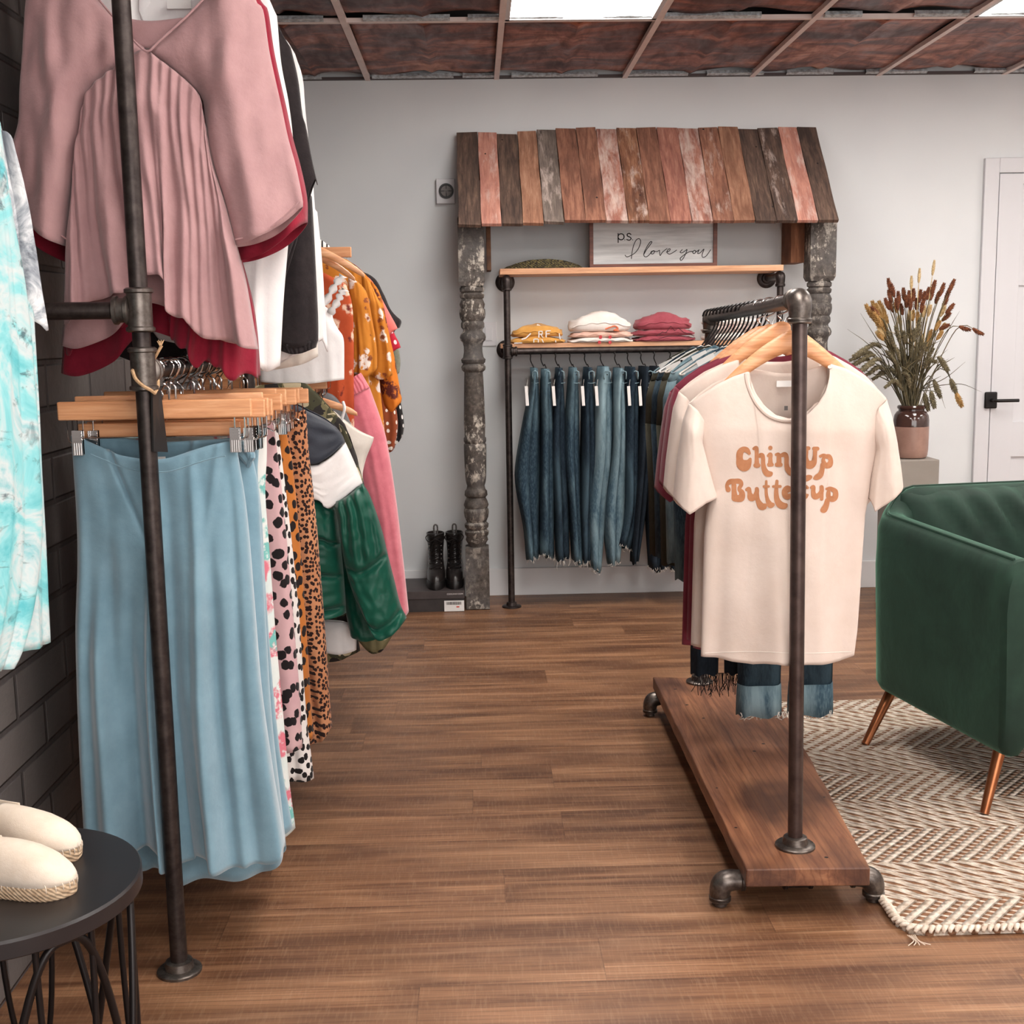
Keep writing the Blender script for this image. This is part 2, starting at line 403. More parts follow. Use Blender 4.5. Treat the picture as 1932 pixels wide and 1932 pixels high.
# wall plates
def plate():
    c = U(841, 362, DW)
    t = thing('wall_vent', 'small white square wall plate with a round black crosshair grille left of the plank awning', 'vent', (c.x, DW-.012, c.z))
    part('plate', MB().box((c.x, DW-.016, c.z), (.09, .032, .118)), M_white, t, bev=.004)
    part('grille', MB().lathe((c.x+.003, DW-.034, c.z), [(.036, 0), (.036, .004), (.028, .004), (.028, .0)], 28, (0, -1, 0)).box((c.x+.003, DW-.036, c.z), (.004, .004, .07)).box((c.x+.003, DW-.036, c.z), (.07, .004, .004)), M_blackwire, t)
    part('speaker_cone', MB().lathe((c.x+.003, DW-.034, c.z), [(.026, 0), (.026, .002), (.010, .004), (.0, .004)], 24, (0, -1, 0)), M('grey_mesh', (120, 116, 114), rough=.6), t)
    c = U(922, 630, DW)
    t = thing('light_switch', 'white light switch plate on the back wall just right of the left awning post', 'light switch', (c.x, DW-.005, c.z))
    part('plate', MB().box((c.x, DW-.004, c.z), (.075, .008, .118)), M_white, t, bev=.002)
    part('rocker', MB().box((c.x, DW-.010, c.z), (.033, .006, .066)), M_white, t, bev=.001)
plate()
# ================================================================ awning display on the back wall
def barn_post_mat():
    t = NT('peeling_painted_post')
    n = t.noise(30, 6, .72, t.map((1, 1, .6))); n2 = t.noise(48, 4, .7)
    base = t.ramp(n2, [(.3, (50, 42, 38)), (.55, (84, 76, 70)), (.75, (112, 100, 90))])
    chips = t.ramp(n, [(.52, 0.0), (.56, 1.0)])
    grey = t.ramp(t.noise(6, 3), [(.4, 0.0), (.6, 1.0)])
    base = t.mix(t.math('MULTIPLY', grey, .5), base, (92, 90, 90))
    chips = t.math('MULTIPLY', chips, t.ramp(t.noise(5.5, 2), [(.40, .12), (.58, 1.0)]))
    col = t.mix(t.math('MULTIPLY', chips, t.ramp(n2, [(.35, .15), (.6, 1.0)])), base, (198, 188, 176))
    t.set('Base Color', col); t.set('Roughness', .75)
    t.bump(t.math('ADD', n, t.math('MULTIPLY', n2, .6)), .6, .006); return t.m
def board_mat(i, c1, c2, c3, paint=0.0):
    t = NT('weathered_board_%s' % 'abcdefghijklmnopqrstuvwxyz'[i])
    o = (i*.37, i*.61, i*.23)
    g = t.noise(1, 6, .68, t.map((70, 8, 8), loc=o), .4); b = t.noise(1, 5, .6, t.map((14, 3.5, 3.5), loc=o), .6)
    col = t.ramp(g, [(.28, c1), (.5, c2), (.72, c3)])
    col = t.mix(t.ramp(b, [(.45, 0.0), (.68, .75)]), col, c1)
    if paint:
        p = t.noise(1, 6, .7, t.map((22, 6, 6), loc=(o[1], o[0], 1.7)), .3)
        col = t.mix(t.ramp(p, [(.56-paint*.16, 0.0), (.72-paint*.12, .75)]), col, (216, 196, 186))
    hole = t.n('TexVoronoi', {'Vector': t.map(loc=o), 'Scale': 9.0}).outputs['Distance']
    col = t.mix(t.math('LESS_THAN', hole, .045), col, (30, 20, 18))
    t.set('Base Color', col); t.set('Roughness', .82); t.bump(g, .6, .003); return t.m
def lerp3(a, b, t): return a+(b-a)*t
def awning():
    t = thing('display_awning', 'rustic wall display with a sloping roof of reclaimed boards on two turned porch posts', 'awning', (.8, 5.75, 0))
    MP = barn_post_mat()
    PY = 5.76
    def post(pxl, pxr, pyt):
        bx = (U(pxl, 1100, PY).x+U(pxr, 1100, PY).x)/2
        hw = .0585; top = 1.85
        # profile: (z fraction from photo px row at post depth, kind)
        def z(py): return U(900, py, PY).z
        s = MB()
        def sq(z0, z1, h, cham=0):
            # square section with lathed shoulders
            for a, b, h0, h1 in ((z0, z0+cham, h*.86, h), (z0+cham, z1-cham, h, h), (z1-cham, z1, h, h*.86)):
                if b-a < 1e-5: continue
                G = []
                for zz, hh in ((a, h0), (b, h1)):
                    G.append([(bx+sx*hh, PY+sy*hh, zz) for sx, sy in ((-1, -1), (1, -1), (1, 1), (-1, 1))])
                s.rings(G)
        sq(z(1146), z(1030), .056, .004)
        sq(z(540), top, .060, .02)
        prof_px = [(1032, 40), (1024, 44), (1018, 50), (1012, 47), (1008, 51), (1002, 52), (998, 45), (994, 51), (988, 52), (984, 45), (975, 51), (966, 53), (960, 52),
                   (958, 49), (952, 53), (944, 49), (938, 44), (934, 50), (926, 49), (922, 44), (916, 42), (912, 44), (906, 46), (900, 47), (880, 48), (850, 49), (838, 49), (836, 46), (832, 49), (826, 49), (824, 46), (800, 47.5),
                   (760, 46), (720, 44.5), (702, 43), (698, 50), (692, 52), (686, 46), (684, 50), (678, 52), (674, 46), (664, 43), (654, 43), (646, 46), (642, 52), (636, 54), (630, 51), (626, 45), (622, 44), (617, 50), (610, 50), (606, 47),
                   (600, 52), (592, 54), (584, 53), (582, 50), (574, 53), (568, 49), (564, 46), (562, 50), (556, 52), (552, 46), (550, 51), (544, 52), (540, 47), (536, 44), (530, 43)]
        s.lathe((bx, PY, 0), [((48+(r-48)*1.5)/1000*1.07, z(py)) for py, r in prof_px], 28)
        # header piece on top of the post
        return part('post', s, MP, t, ang=50), bx
    p1, bx1 = post(879, 924, 425)
    p2, bx2 = post(1512, 1556, 425)
    tops = [148, 245, 332, 425, 512, 600, 692, 783, 877, 967, 1058, 1155, 1250, 1338, 1430, 1520, 1612, 1698, 1788]
    bots = [158, 262, 355, 452, 548, 640, 738, 832, 932, 1028, 1125, 1222, 1318, 1415, 1512, 1608, 1705, 1800, 1892]
    ty = [72, 70, 78, 67, 58, 52, 50, 55, 50, 50, 48, 52, 50, 44, 55, 52, 46, 46]
    by = [493, 487, 487, 485, 480, 471, 470, 473, 472, 475, 474, 474, 473, 470, 474, 472, 471, 470]
    dk = ((52, 40, 36), (92, 72, 62), (132, 106, 88)); br = ((96, 62, 50), (146, 98, 78), (178, 128, 104)); rd = ((118, 72, 62), (164, 108, 92), (192, 142, 122))
    gy = ((78, 68, 62), (120, 106, 98), (160, 144, 132)); pk = ((160, 104, 92), (198, 138, 120), (218, 164, 148)); tan = ((112, 74, 56), (160, 114, 90), (188, 146, 120))
    kinds = [dk, pk, dk, tan, gy, br, br, rd, (( 72, 42, 30), (136, 90, 66), (180, 136, 106)), br, rd, rd, br, tan, dk, dk, pk, dk]
    paint = [0, .2, 0, 0, .25, 0, 0, .9, .3, 0, 0, .95, .2, 0, 0, .1, .35, 0]
    YT, YB = 5.985, 5.60; r = random.Random(5)
    for i in range(18):
        X0, X1 = 800+tops[i]/2.415, 800+tops[i+1]/2.415; B0, B1 = 800+bots[i]/2.415, 800+bots[i+1]/2.415
        lift = r.uniform(0, .008)
        T0 = U(X0, 220+ty[i]/2.415, YT-lift); T1 = U(X1-.8, 220+(ty[i]+(2 if i % 3 else -3))/2.415, YT-lift)
        C0 = U(B0, 220+(by[i]+(by[i+1] if i < 17 else 470))/2/2.415, YB-lift); C1 = U(B1-.8, 220+by[i]/2.415, YB-lift)
        nrm = (T1-T0).cross(C0-T0).normalized();  nrm = nrm if nrm.y > 0 else -nrm
        s = MB(); n = 10; G = []
        for side in (0, 1):
            for j in range(n+1):
                v = j/n; a = T0.lerp(C0, v); b = T1.lerp(C1, v)
                e = .0016*math.sin(v*11+i*2); o = nrm*(.019*side)
                G.append((a+Vector((e, 0, 0))+o, b+Vector((e*.7, 0, 0))+o))
        ring = [[G[j][0], G[j][1], G[n+1+j][1], G[n+1+j][0]] for j in range(n+1)]
        s.rings(ring)
        part('roof_board', s, board_mat(i, *kinds[i], paint=paint[i]), t, smooth=False, bev=.0015)
    # rear framing that carries the boards: a rafter at each end and a plate along the wall and front
    fm = M('rough_timber', (78, 52, 38), (122, 84, 58), 14, rough=.8, bs=60)
    s = MB()
    for x in (bx1, bx2):
        s.prism([(x-.02, 5.60+.07, 1.80), (x-.02, 6.0, 1.80), (x-.02, 6.0, 2.16)], (.04, 0, 0))
    s.box(((bx1+bx2)/2, 6.005, 2.08), (bx2-bx1, .04, .09))
    part('roof_frame', s, fm, t, smooth=False)
    # short side board below the roof on the right, beside the right post
    a = U(1485, 425, 5.93); b = U(1502, 498, 5.93)
    part('side_board', MB().box(((a.x+b.x)/2, 5.90, (a.z+b.z)/2+.04), (b.x-a.x+.02, .18, a.z-b.z+.08)), board_mat(18, (96, 56, 34), (132, 84, 56), (160, 108, 76)), t, smooth=False)
    a = U(916, 425, 5.93); b = U(920, 512, 5.93)
    part('side_board', MB().box((a.x+.012, 5.90, (a.z+b.z)/2+.04), (.02, .18, a.z-b.z+.08)), fm, t, smooth=False)
awning()
# ================================================================ pipe and shelf rack under the awning
WY = 5.754
WZ = U(1100, 657, WY).z
PX0 = U(960, 800, WY).x; PX1 = U(1472, 540, WY).x
shelf_mat = wood('pine_shelf', (176, 120, 84), (214, 160, 120), (232, 186, 148), 0, 10, .5, 22, .15)
ZT = U(1200, 520, 5.76).z     # top shelf underside
ZM = U(1200, 655, 5.76).z
RK = thing('wall_pipe_rack', 'black pipe wall rack with two pine shelves and a hanging rail under the plank awning', 'clothes rack', ((PX0+PX1)/2, 5.9, 0))
def flange(s, c, ax, R=.045, r=.0165):
    s.lathe(c, [(R, 0), (R, .005), (R*.93, .008), (r*1.6, .009), (r*1.45, .024), (r*1.1, .026)], 26, ax)
def coll(s, c, ax, r=.0165, L=.04):
    s.lathe(Vector(c)-Vector(ax)*L/2, [(r*1.2, 0), (r*1.42, .003), (r*1.42, .009), (r*1.22, .011), (r*1.22, L-.011), (r*1.42, L-.009), (r*1.42, L-.003), (r*1.2, L)], 20, ax)
pr = .0155; zr = U(1100, 661, WY).z; zt = U(958, 528, WY).z
s = MB()
for X in (PX0, PX1):
    s.tube([(X, WY, 0.004), (X, WY, zt)], pr, 16)
    s.tube([(X, WY, zt), (X, 6.02, zt)], pr, 14)
    s.tube([(X, WY, zr+.005), (X, 6.02, zr+.005)], pr, 14)
s.tube([(PX0, WY, zr), (PX1, WY, zr)], pr, 14)
part('pipe', s, M_iron, RK)
for X in (PX0, PX1):
    for c, ax in (((X, WY, 0.0), (0, 0, 1)), ((X, DW-.001, zt), (0, -1, 0)), ((X, DW-.001, zr+.005), (0, -1, 0))):
        q = MB(); flange(q, c, ax, .047); part('flange', q, M_iron, RK)
    q = MB(); q.tube([(X, WY, zt-.045), (X, WY, zt-.008), (X, WY+.008, zt), (X, WY+.045, zt)], [.02, .023, .023, .02], 14, 4); coll(q, (X, WY, zt-.042), (0, 0, 1), L=.016)
    part('elbow', q, M_iron, RK)
    q = MB(); coll(q, (X, WY, zr), (0, 0, 1), L=.07); coll(q, (X+(.03 if X == PX0 else -.03), WY, zr), (1, 0, 0), L=.03); part('tee_fitting', q, M_iron, RK)
SX0, SX1 = U(943, 512, 5.745).x, U(1478, 506, 5.745).x
sh1t = U(943, 507, 5.74).z
part('shelf', MB().box(((SX0+SX1)/2, 5.878, sh1t-.0135), (SX1-SX0, .275, .027)), shelf_mat, RK, smooth=False, bev=.002)
sh2t = U(948, 649, 5.74).z
part('shelf', MB().box(((SX0+SX1)/2, 5.89, sh2t-.011), (SX1-SX0, .23, .022)), shelf_mat, RK, smooth=False, bev=.002)
# framed sign leaning on the top shelf
def stroke_mesh(s, strokes, to3, w=None, close=False, ns=3):
    for st in strokes:
        P = [Vector((p[0], p[1], p[2] if len(p) > 2 else w)) for p in st]
        if len(P) > 1: P = catmull(P, 7)
        for p in P:
            n = 14; c = [to3(p.x+p.z*math.cos(2*PI*k/n), p.y+p.z*math.sin(2*PI*k/n)) for k in range(n)]
            s.add([to3(p.x, p.y)]+c, [[0, k+1, (k+1) % n+1] for k in range(n)])
        for a, b in zip(P, P[1:]):
            d = Vector((b.x-a.x, b.y-a.y, 0))
            if d.length < 1e-6: continue
            nn = Vector((-d.y, d.x, 0)).normalized()
            s.add([to3(a.x+nn.x*a.z, a.y+nn.y*a.z), to3(b.x+nn.x*b.z, b.y+nn.y*b.z), to3(b.x-nn.x*b.z, b.y-nn.y*b.z), to3(a.x-nn.x*a.z, a.y-nn.y*a.z)], [[0, 1, 2, 3]])
def sign():
    Y0 = 5.83; a = U(1112, 499, Y0); b = U(1352, 499, Y0); zb = sh1t; zt_ = U(1230, 395, Y0).z
    t = thing('wooden_sign', 'framed white wood sign reading p.s. I love you, on the top shelf', 'sign', ((a.x+b.x)/2, Y0, zb))
    fm = wood('sign_frame', (70, 36, 28), (104, 58, 44), (130, 78, 60), 0)
    fw = .018; x0, x1 = a.x, b.x
    s = MB(); s.box(((x0+x1)/2, Y0, zb+fw/2), (x1-x0, .03, fw)).box(((x0+x1)/2, Y0, zt_), (x1-x0, .03, fw))
    s.box((x0+fw/2, Y0, (zb+zt_)/2), (fw, .0301, zt_-zb)).box((x1-fw/2, Y0, (zb+zt_)/2), (fw, .0301, zt_-zb))
    part('frame', s, fm, t, smooth=False, bev=.001)
    t2 = NT('whitewashed_board'); g_ = t2.noise(1, 5, .6, t2.map((3, 3, 40)))
    t2.set('Base Color', t2.ramp(g_, [(.3, (176, 180, 182)), (.6, (212, 215, 216)), (.8, (230, 232, 232))])); t2.set('Roughness', .7)
    part('board', MB().box(((x0+x1)/2, Y0+.004, (zb+zt_)/2), (x1-x0-.004, .012, zt_-zb-.004)), t2.m, t, smooth=False)
    K = 8.782
    def to3(x, y): p = U(1140+x/K, 420+y/K, Y0-.0035); return p
    ring = lambda cx, cy, r, a0=0, a1=360: [(cx+r*math.cos(math.radians(a)), cy+r*math.sin(math.radians(a))) for a in range(a0, a1+1, 30)]
    st = [[(230, 180), (231, 330)], ring(280, 235, 50), [(342, 285)], [(442, 196), (415, 178), (382, 192), (386, 222), (428, 242), (445, 268), (415, 292), (372, 280)], [(470, 285)]]
    ms = MB(); stroke_mesh(ms, st, to3, 8)
    st2 = [[(345, 540), (375, 568), (430, 550), (500, 510), (560, 440), (598, 350), (600, 290), (572, 266), (530, 290), (490, 370), (465, 470), (450, 598)],
           [(655, 530), (700, 450), (760, 370), (790, 322), (765, 318), (720, 380), (672, 470), (655, 535), (680, 568), (722, 555), (775, 500), (815, 465), (832, 478), (815, 515), (785, 518), (772, 492), (805, 470), (870, 480), (915, 458)],
           [(915, 458), (926, 545), (965, 490), (1040, 430)], [(1030, 490), (1080, 468), (1092, 436), (1062, 442), (1040, 490), (1075, 522), (1130, 502), (1200, 455)],
           [(1292, 448), (1258, 490), (1290, 500), (1340, 468), (1372, 448), (1345, 525), (1300, 605), (1268, 625), (1262, 590), (1310, 545), (1400, 488), (1462, 478)],
           [(1490, 460), (1466, 490), (1486, 514), (1520, 488), (1500, 458), (1530, 478), (1572, 450)], [(1572, 450), (1548, 510), (1590, 500), (1652, 440), (1622, 530), (1634, 575), (1690, 552), (1765, 448)]]
    stroke_mesh(ms, st2, to3, 6)
    part('lettering', ms, M('sign_ink', (34, 28, 30), rough=.7), t, smooth=False)
sign()
# ================================================================ shoe box and boots
def shoes_corner():
    a = UZ(768, 1152, 0); y0 = UZ(877, 1154, 0).y
    x1 = U(877, 1154, y0).x; x0 = U(700, 1154, y0).x
    t = thing('shoe_box', 'black lidded shoe box with a white barcode sticker on the floor by the left post', 'box', ((x0+x1)/2, y0+.16, 0))
    mb_ = M('black_card', (40, 34, 34), (52, 45, 44), 20, rough=.55)
    ztop = U(820, 1116, y0).z
    part('body', MB().box(((x0+x1)/2, y0+.165, ztop*.36), (x1-x0-.008, .31, ztop*.72)), mb_, t, smooth=False, bev=.001)
    part('lid', MB().box(((x0+x1)/2, y0+.165, ztop-.019), (x1-x0, .318, .038)), M('dark_card_lid', (54, 46, 46), (66, 58, 57), 20, rough=.5), t, smooth=False, bev=.0015)
    s0 = U(838, 1134, y0); s1 = U(876, 1153, y0)
    lb = part('sticker', MB().box(((s0.x+s1.x)/2, y0+.004, (s0.z+s1.z)/2), (s1.x-s0.x, .003, s0.z-s1.z)), M('sticker_white', (225, 222, 220)), t, smooth=False)
    s = MB(); r = random.Random(2); x = s0.x+.012
    while x < s1.x-.014:
        w_ = r.choice((.0012, .002, .003)); s.box((x, y0+.002, s0.z-.012), (w_, .002, .014)); x += w_+.0022
    part('barcode', s, M_blackwire, lb, smooth=False)
    part('price', MB().box((s1.x-.03, y0+.002, s0.z-.03), (.014, .002, .006)), M('price_red', (200, 70, 60)), lb, smooth=False)
    def text(name, body, size, loc, mat, par):
        cu = bpy.data.curves.new(name, 'FONT'); cu.body = body; cu.size = size; cu.extrude = .0004
        o = bpy.data.objects.new(name, cu); COL.objects.link(o)
        dg = bpy.context.evaluated_depsgraph_get(); me = bpy.data.meshes.new_from_object(o.evaluated_get(dg)); bpy.data.objects.remove(o)
        me.materials.clear(); me.materials.append(mat)
        q = bpy.data.objects.new(name, me); COL.objects.link(q); q.parent = par; q.location = Vector(loc)-wpos(par); q.rotation_euler = (PI/2, 0, 0); return q
    c = U(843, 1120, y0)
    text('printed_name', 'COOLWAY.COM', .0100, (c.x, y0+.0045, c.z-.007), M('print_white', (220, 216, 214)), t)
    # boots
    leather = M('black_leather', (26, 22, 22), (38, 33, 32), 30, rough=.3, bs=60, bst=.2)
    sole = M('black_rubber', (20, 17, 17), rough=.45)
    def boot(x, y, z, lab, rz):
        b = thing('lace_up_boot', lab, 'boot', (x, y, z))
        # local coordinates: toe toward -y
        def P(px_, py_, pz_): return Vector((x+px_, y+py_, z+pz_))
        s = MB(); G = []
        for zz, cy, ry, rx in ((0, -.005, .128, .043), (.012, -.005, .130, .046), (.03, -.004, .128, .045), (.038, -.004, .124, .043)):
            G.append([P(rx*math.cos(a)*(1+.12*(-math.sin(a))), cy+ry*math.sin(a), zz) for a in [2*PI*k/28 for k in range(28)]])
        s.rings(G); part('sole', s, sole, b)
        s = MB(); G = []
        for zz, cy, ry, rx in ((.034, -.004, .122, .043), (.05, -.002, .120, .044), (.068, .006, .108, .043), (.085, .022, .085, .041), (.102, .036, .064, .038), (.125, .046, .052, .036), (.16, .048, .048, .037), (.20, .048, .049, .040), (.235, .047, .052, .043), (.250, .046, .053, .044), (.252, .046, .048, .039), (.235, .046, .045, .037), (.15, .046, .04, .03)):
            G.append([P(rx*math.cos(a), cy+ry*math.sin(a)-(.004*math.sin(zz*120) if zz > .1 else 0), zz) for a in [2*PI*k/28 for k in range(28)]])
        s.rings(G); part('upper', s, leather, b)
        s = MB()
        for i in range(8):
            zz = .088+i*.020; fy = -.018+min(1, max(0, (zz-.085)/.04))*.014 if zz < .13 else -.006
            fy = {0: -.052, 1: -.032, 2: -.014}.get(i, -.005-.0008*i)
            sgn = 1 if i % 2 else -1
            s.tube([P(-.026, fy+.012, zz), P(-.012, fy-.001, zz+.004*sgn), P(.012, fy-.001, zz-.004*sgn), P(.026, fy+.012, zz)], .0028, 6, 3)
            s.tube([P(-.024, fy+.010, zz), P(0, fy-.002, zz+.011), P(.024, fy+.010, zz+.02)], .0022, 6, 3)
        for sx in (-1, 1):
            s.tube([P(0, -.012, .235), P(sx*.03, -.02, .25), P(sx*.045, -.012, .235), P(sx*.03, -.018, .215), P(0, -.014, .228)], .0024, 6, 4)
            s.tube([P(0, -.014, .228), P(sx*.015, -.022, .19), P(sx*.02, -.018, .15)], .0022, 6, 4)
        part('laces', s, M_blackwire, b)
        s = MB()
        for i in range(7):
            for sx in (-1, 1):
                fy = {0: -.040, 1: -.020, 2: -.004}.get(i, .006)
                s.lathe(P(sx*.028, fy, .09+i*.02), [(.0035, 0), (.0045, .002), (.002, .003)], 10, (sx*.6, -.8, 0))
        part('eyelets', s, M_steel, b)
        s = MB(); s.tube([P(-.008, .093, .225), P(-.008, .097, .275), P(.008, .097, .275), P(.008, .093, .225)], .0042, 8, 4)
        part('pull_loop', s, M('grey_webbing', (120, 114, 110), (40, 36, 36), 220), b)
        return b
    cx = U(823, 1100, y0+.14).x; cx2 = U(854, 1100, y0+.14).x
    boot(cx, y0+.155, ztop, 'black lace-up ankle boot on the shoe box, the one further from the post', 0)
    boot(cx2+.012, y0+.165, ztop, 'black lace-up ankle boot on the shoe box, nearer the left awning post', 0)
shoes_corner()
# ================================================================ rolling pipe rack
RY0, RY1 = UZ(1500, 1597, .12).y, UZ(1320, 1287, .12).y
RXB = (UZ(1500, 1597, .12).x, UZ(1320, 1287, .12).x); RXT = (U(1509, 590, RY0).x, U(1340, 610, RY1).x); RX = (RXT[0]+RXT[1])/2+.004; PLZ = .078; PLT = .042
def rolling_rack():
    t = thing('rolling_pipe_rack', 'low freestanding clothes rack of dark pipe on a reclaimed wood plank', 'clothes rack', (RX, (RY0+RY1)/2, 0))
    a = UZ(1408, 1640, PLZ+PLT); b = UZ(1642, 1638, PLZ+PLT); c = UZ(1448, 1283, PLZ+PLT); d = UZ(1232, 1277, PLZ+PLT)
    tt = NT('reclaimed_plank'); g_ = tt.noise(1, 7, .65, tt.map((16, 1.3, 16)), 1.3)
    wv = tt.n('TexWave', {'Vector': tt.map((16, .75, 16)), 'Scale': 1.1, 'Distortion': 9.0, 'Detail': 4.0, 'Detail Scale': .9}, bands_direction='X').outputs['Fac']
    col = tt.ramp(g_, [(.25, (66, 40, 30)), (.43, (128, 82, 58)), (.6, (162, 110, 78)), (.78, (186, 136, 100))])
    col = tt.mix(tt.math('MULTIPLY', tt.ramp(wv, [(0, 1.0), (.22, 0.0)]), .32), col, (78, 38, 22))
    bl = tt.noise(1, 3, .5, tt.map((5, 2.6, 5), loc=(2, 1.3, 0)))
    col = tt.mix(tt.ramp(bl, [(.5, 0.0), (.68, .75)]), col, (54, 30, 24))
    hole = tt.n('TexVoronoi', {'Vector': tt.tc, 'Scale': 9.0}).outputs['Distance']
    col = tt.mix(tt.math('LESS_THAN', hole, .05), col, (24, 14, 12))
    tt.set('Base Color', col); tt.set('Roughness', .5); tt.bump(g_, .35, .003)
    s = MB(); n = 34; G = []
    for i in range(n+1):
        v = i/n; L = a.lerp(d, v); R_ = b.lerp(c, v); e = .0035*noise.noise(Vector((v*14, 1, 0))); e2 = .0035*noise.noise(Vector((v*14, 7, 0)))
        L = L+Vector((e, 0, 0)); R_ = R_+Vector((e2, 0, 0)); row = []
        m = 6
        for k in range(m+1):
            p = L.lerp(R_, k/m); row.append(p+Vector((0, 0, .0015*noise.noise(Vector((p.x*9, p.y*6, 3))))))
        for k in range(m, -1, -1):
            p = L.lerp(R_, k/m); row.append(p-Vector((0, 0, PLT+.002*noise.noise(Vector((p.x*9, p.y*9, 8))))))
        G.append(row)
    s.rings(G); part('plank', s, tt.m, t, smooth=False, bev=.003)
    r = .0168; zr_ = 1.370; zf_ = 1.348
    pb = M('pipe_brown', (66, 54, 52), (92, 78, 74), 18, rough=.38, metal=.75, bs=60, bst=.15)
    for y, xb_, xt_, zq in zip((RY0, RY1), RXB, RXT, (zr_, zf_)): part('upright', MB().tube([(xb_, y, PLZ+PLT), (xt_, y, zq-.02)], r, 20), pb, t)
    part('rail', MB().tube([(RXT[0], RY0+.02, zr_), (RXT[1], RY1-.02, zf_)], r, 20), M_iron, t)
    for y, sg, xb_, rx, zr_ in ((RY0, 1, RXB[0], RXT[0], zr_), (RY1, -1, RXB[1], RXT[1], zf_)):
        q = MB(); q.tube([(rx, y, zr_-.045), (rx, y, zr_-.014), (rx, y+sg*.006, zr_-.002), (rx, y+sg*.018, zr_+.001), (rx, y+sg*.048, zr_)], [.0225, .0255, .0265, .0255, .0225], 18, 5)
        coll(q, (rx, y, zr_-.044), (0, 0, 1), .0185, .014); coll(q, (rx, y+sg*.046, zr_), (0, 1, 0), .0185, .014)
        part('elbow', q, M_fit, t)
        rx = xb_; q = MB(); flange(q, (rx, y, PLZ+PLT), (0, 0, 1), .046, .0185)
        for k in range(4):
            an = k*PI/2+.6; q.lathe((rx+.033*math.cos(an), y+.033*math.sin(an), PLZ+PLT+.006), [(.005, 0), (.005, .002), (.001, .004)], 10)
        part('flange', q, M_fit, t)
        # feet: cross pipe under the plank with down-turned elbows
    for yy, xa, xb in ((2.628, .572, .862), (4.03, .612, .90)):
        z = PLZ-.0185
        q = MB(); q.tube([(xa, yy, z), (xb, yy, z)], r*.95, 16); part('foot_pipe', q, M_iron, t)
        q = MB(); mx = (xa+xb)/2; coll(q, (mx, yy, z), (1, 0, 0), .0175, .07); part('tee_fitting', q, M_iron, t)
        for x, sg in ((xa, -1), (xb, 1)):
            q = MB(); q.tube([(x-sg*.02, yy, z), (x+sg*.008, yy, z), (x+sg*.026, yy, z-.006), (x+sg*.033, yy, z-.024), (x+sg*.033, yy, z-.046)], [.0215, .0245, .0255, .0245, .0215], 16, 5)
            coll(q, (x-sg*.018, yy, z), (1, 0, 0), .0178, .012); coll(q, (x+sg*.033, yy, z-.042), (0, 0, 1), .0178, .014)
            q.cyl((x+sg*.033, yy, z-.045), (x+sg*.033, yy, .001), .0165, 16)
            part('elbow_foot', q, M_fit, t)
rolling_rack()
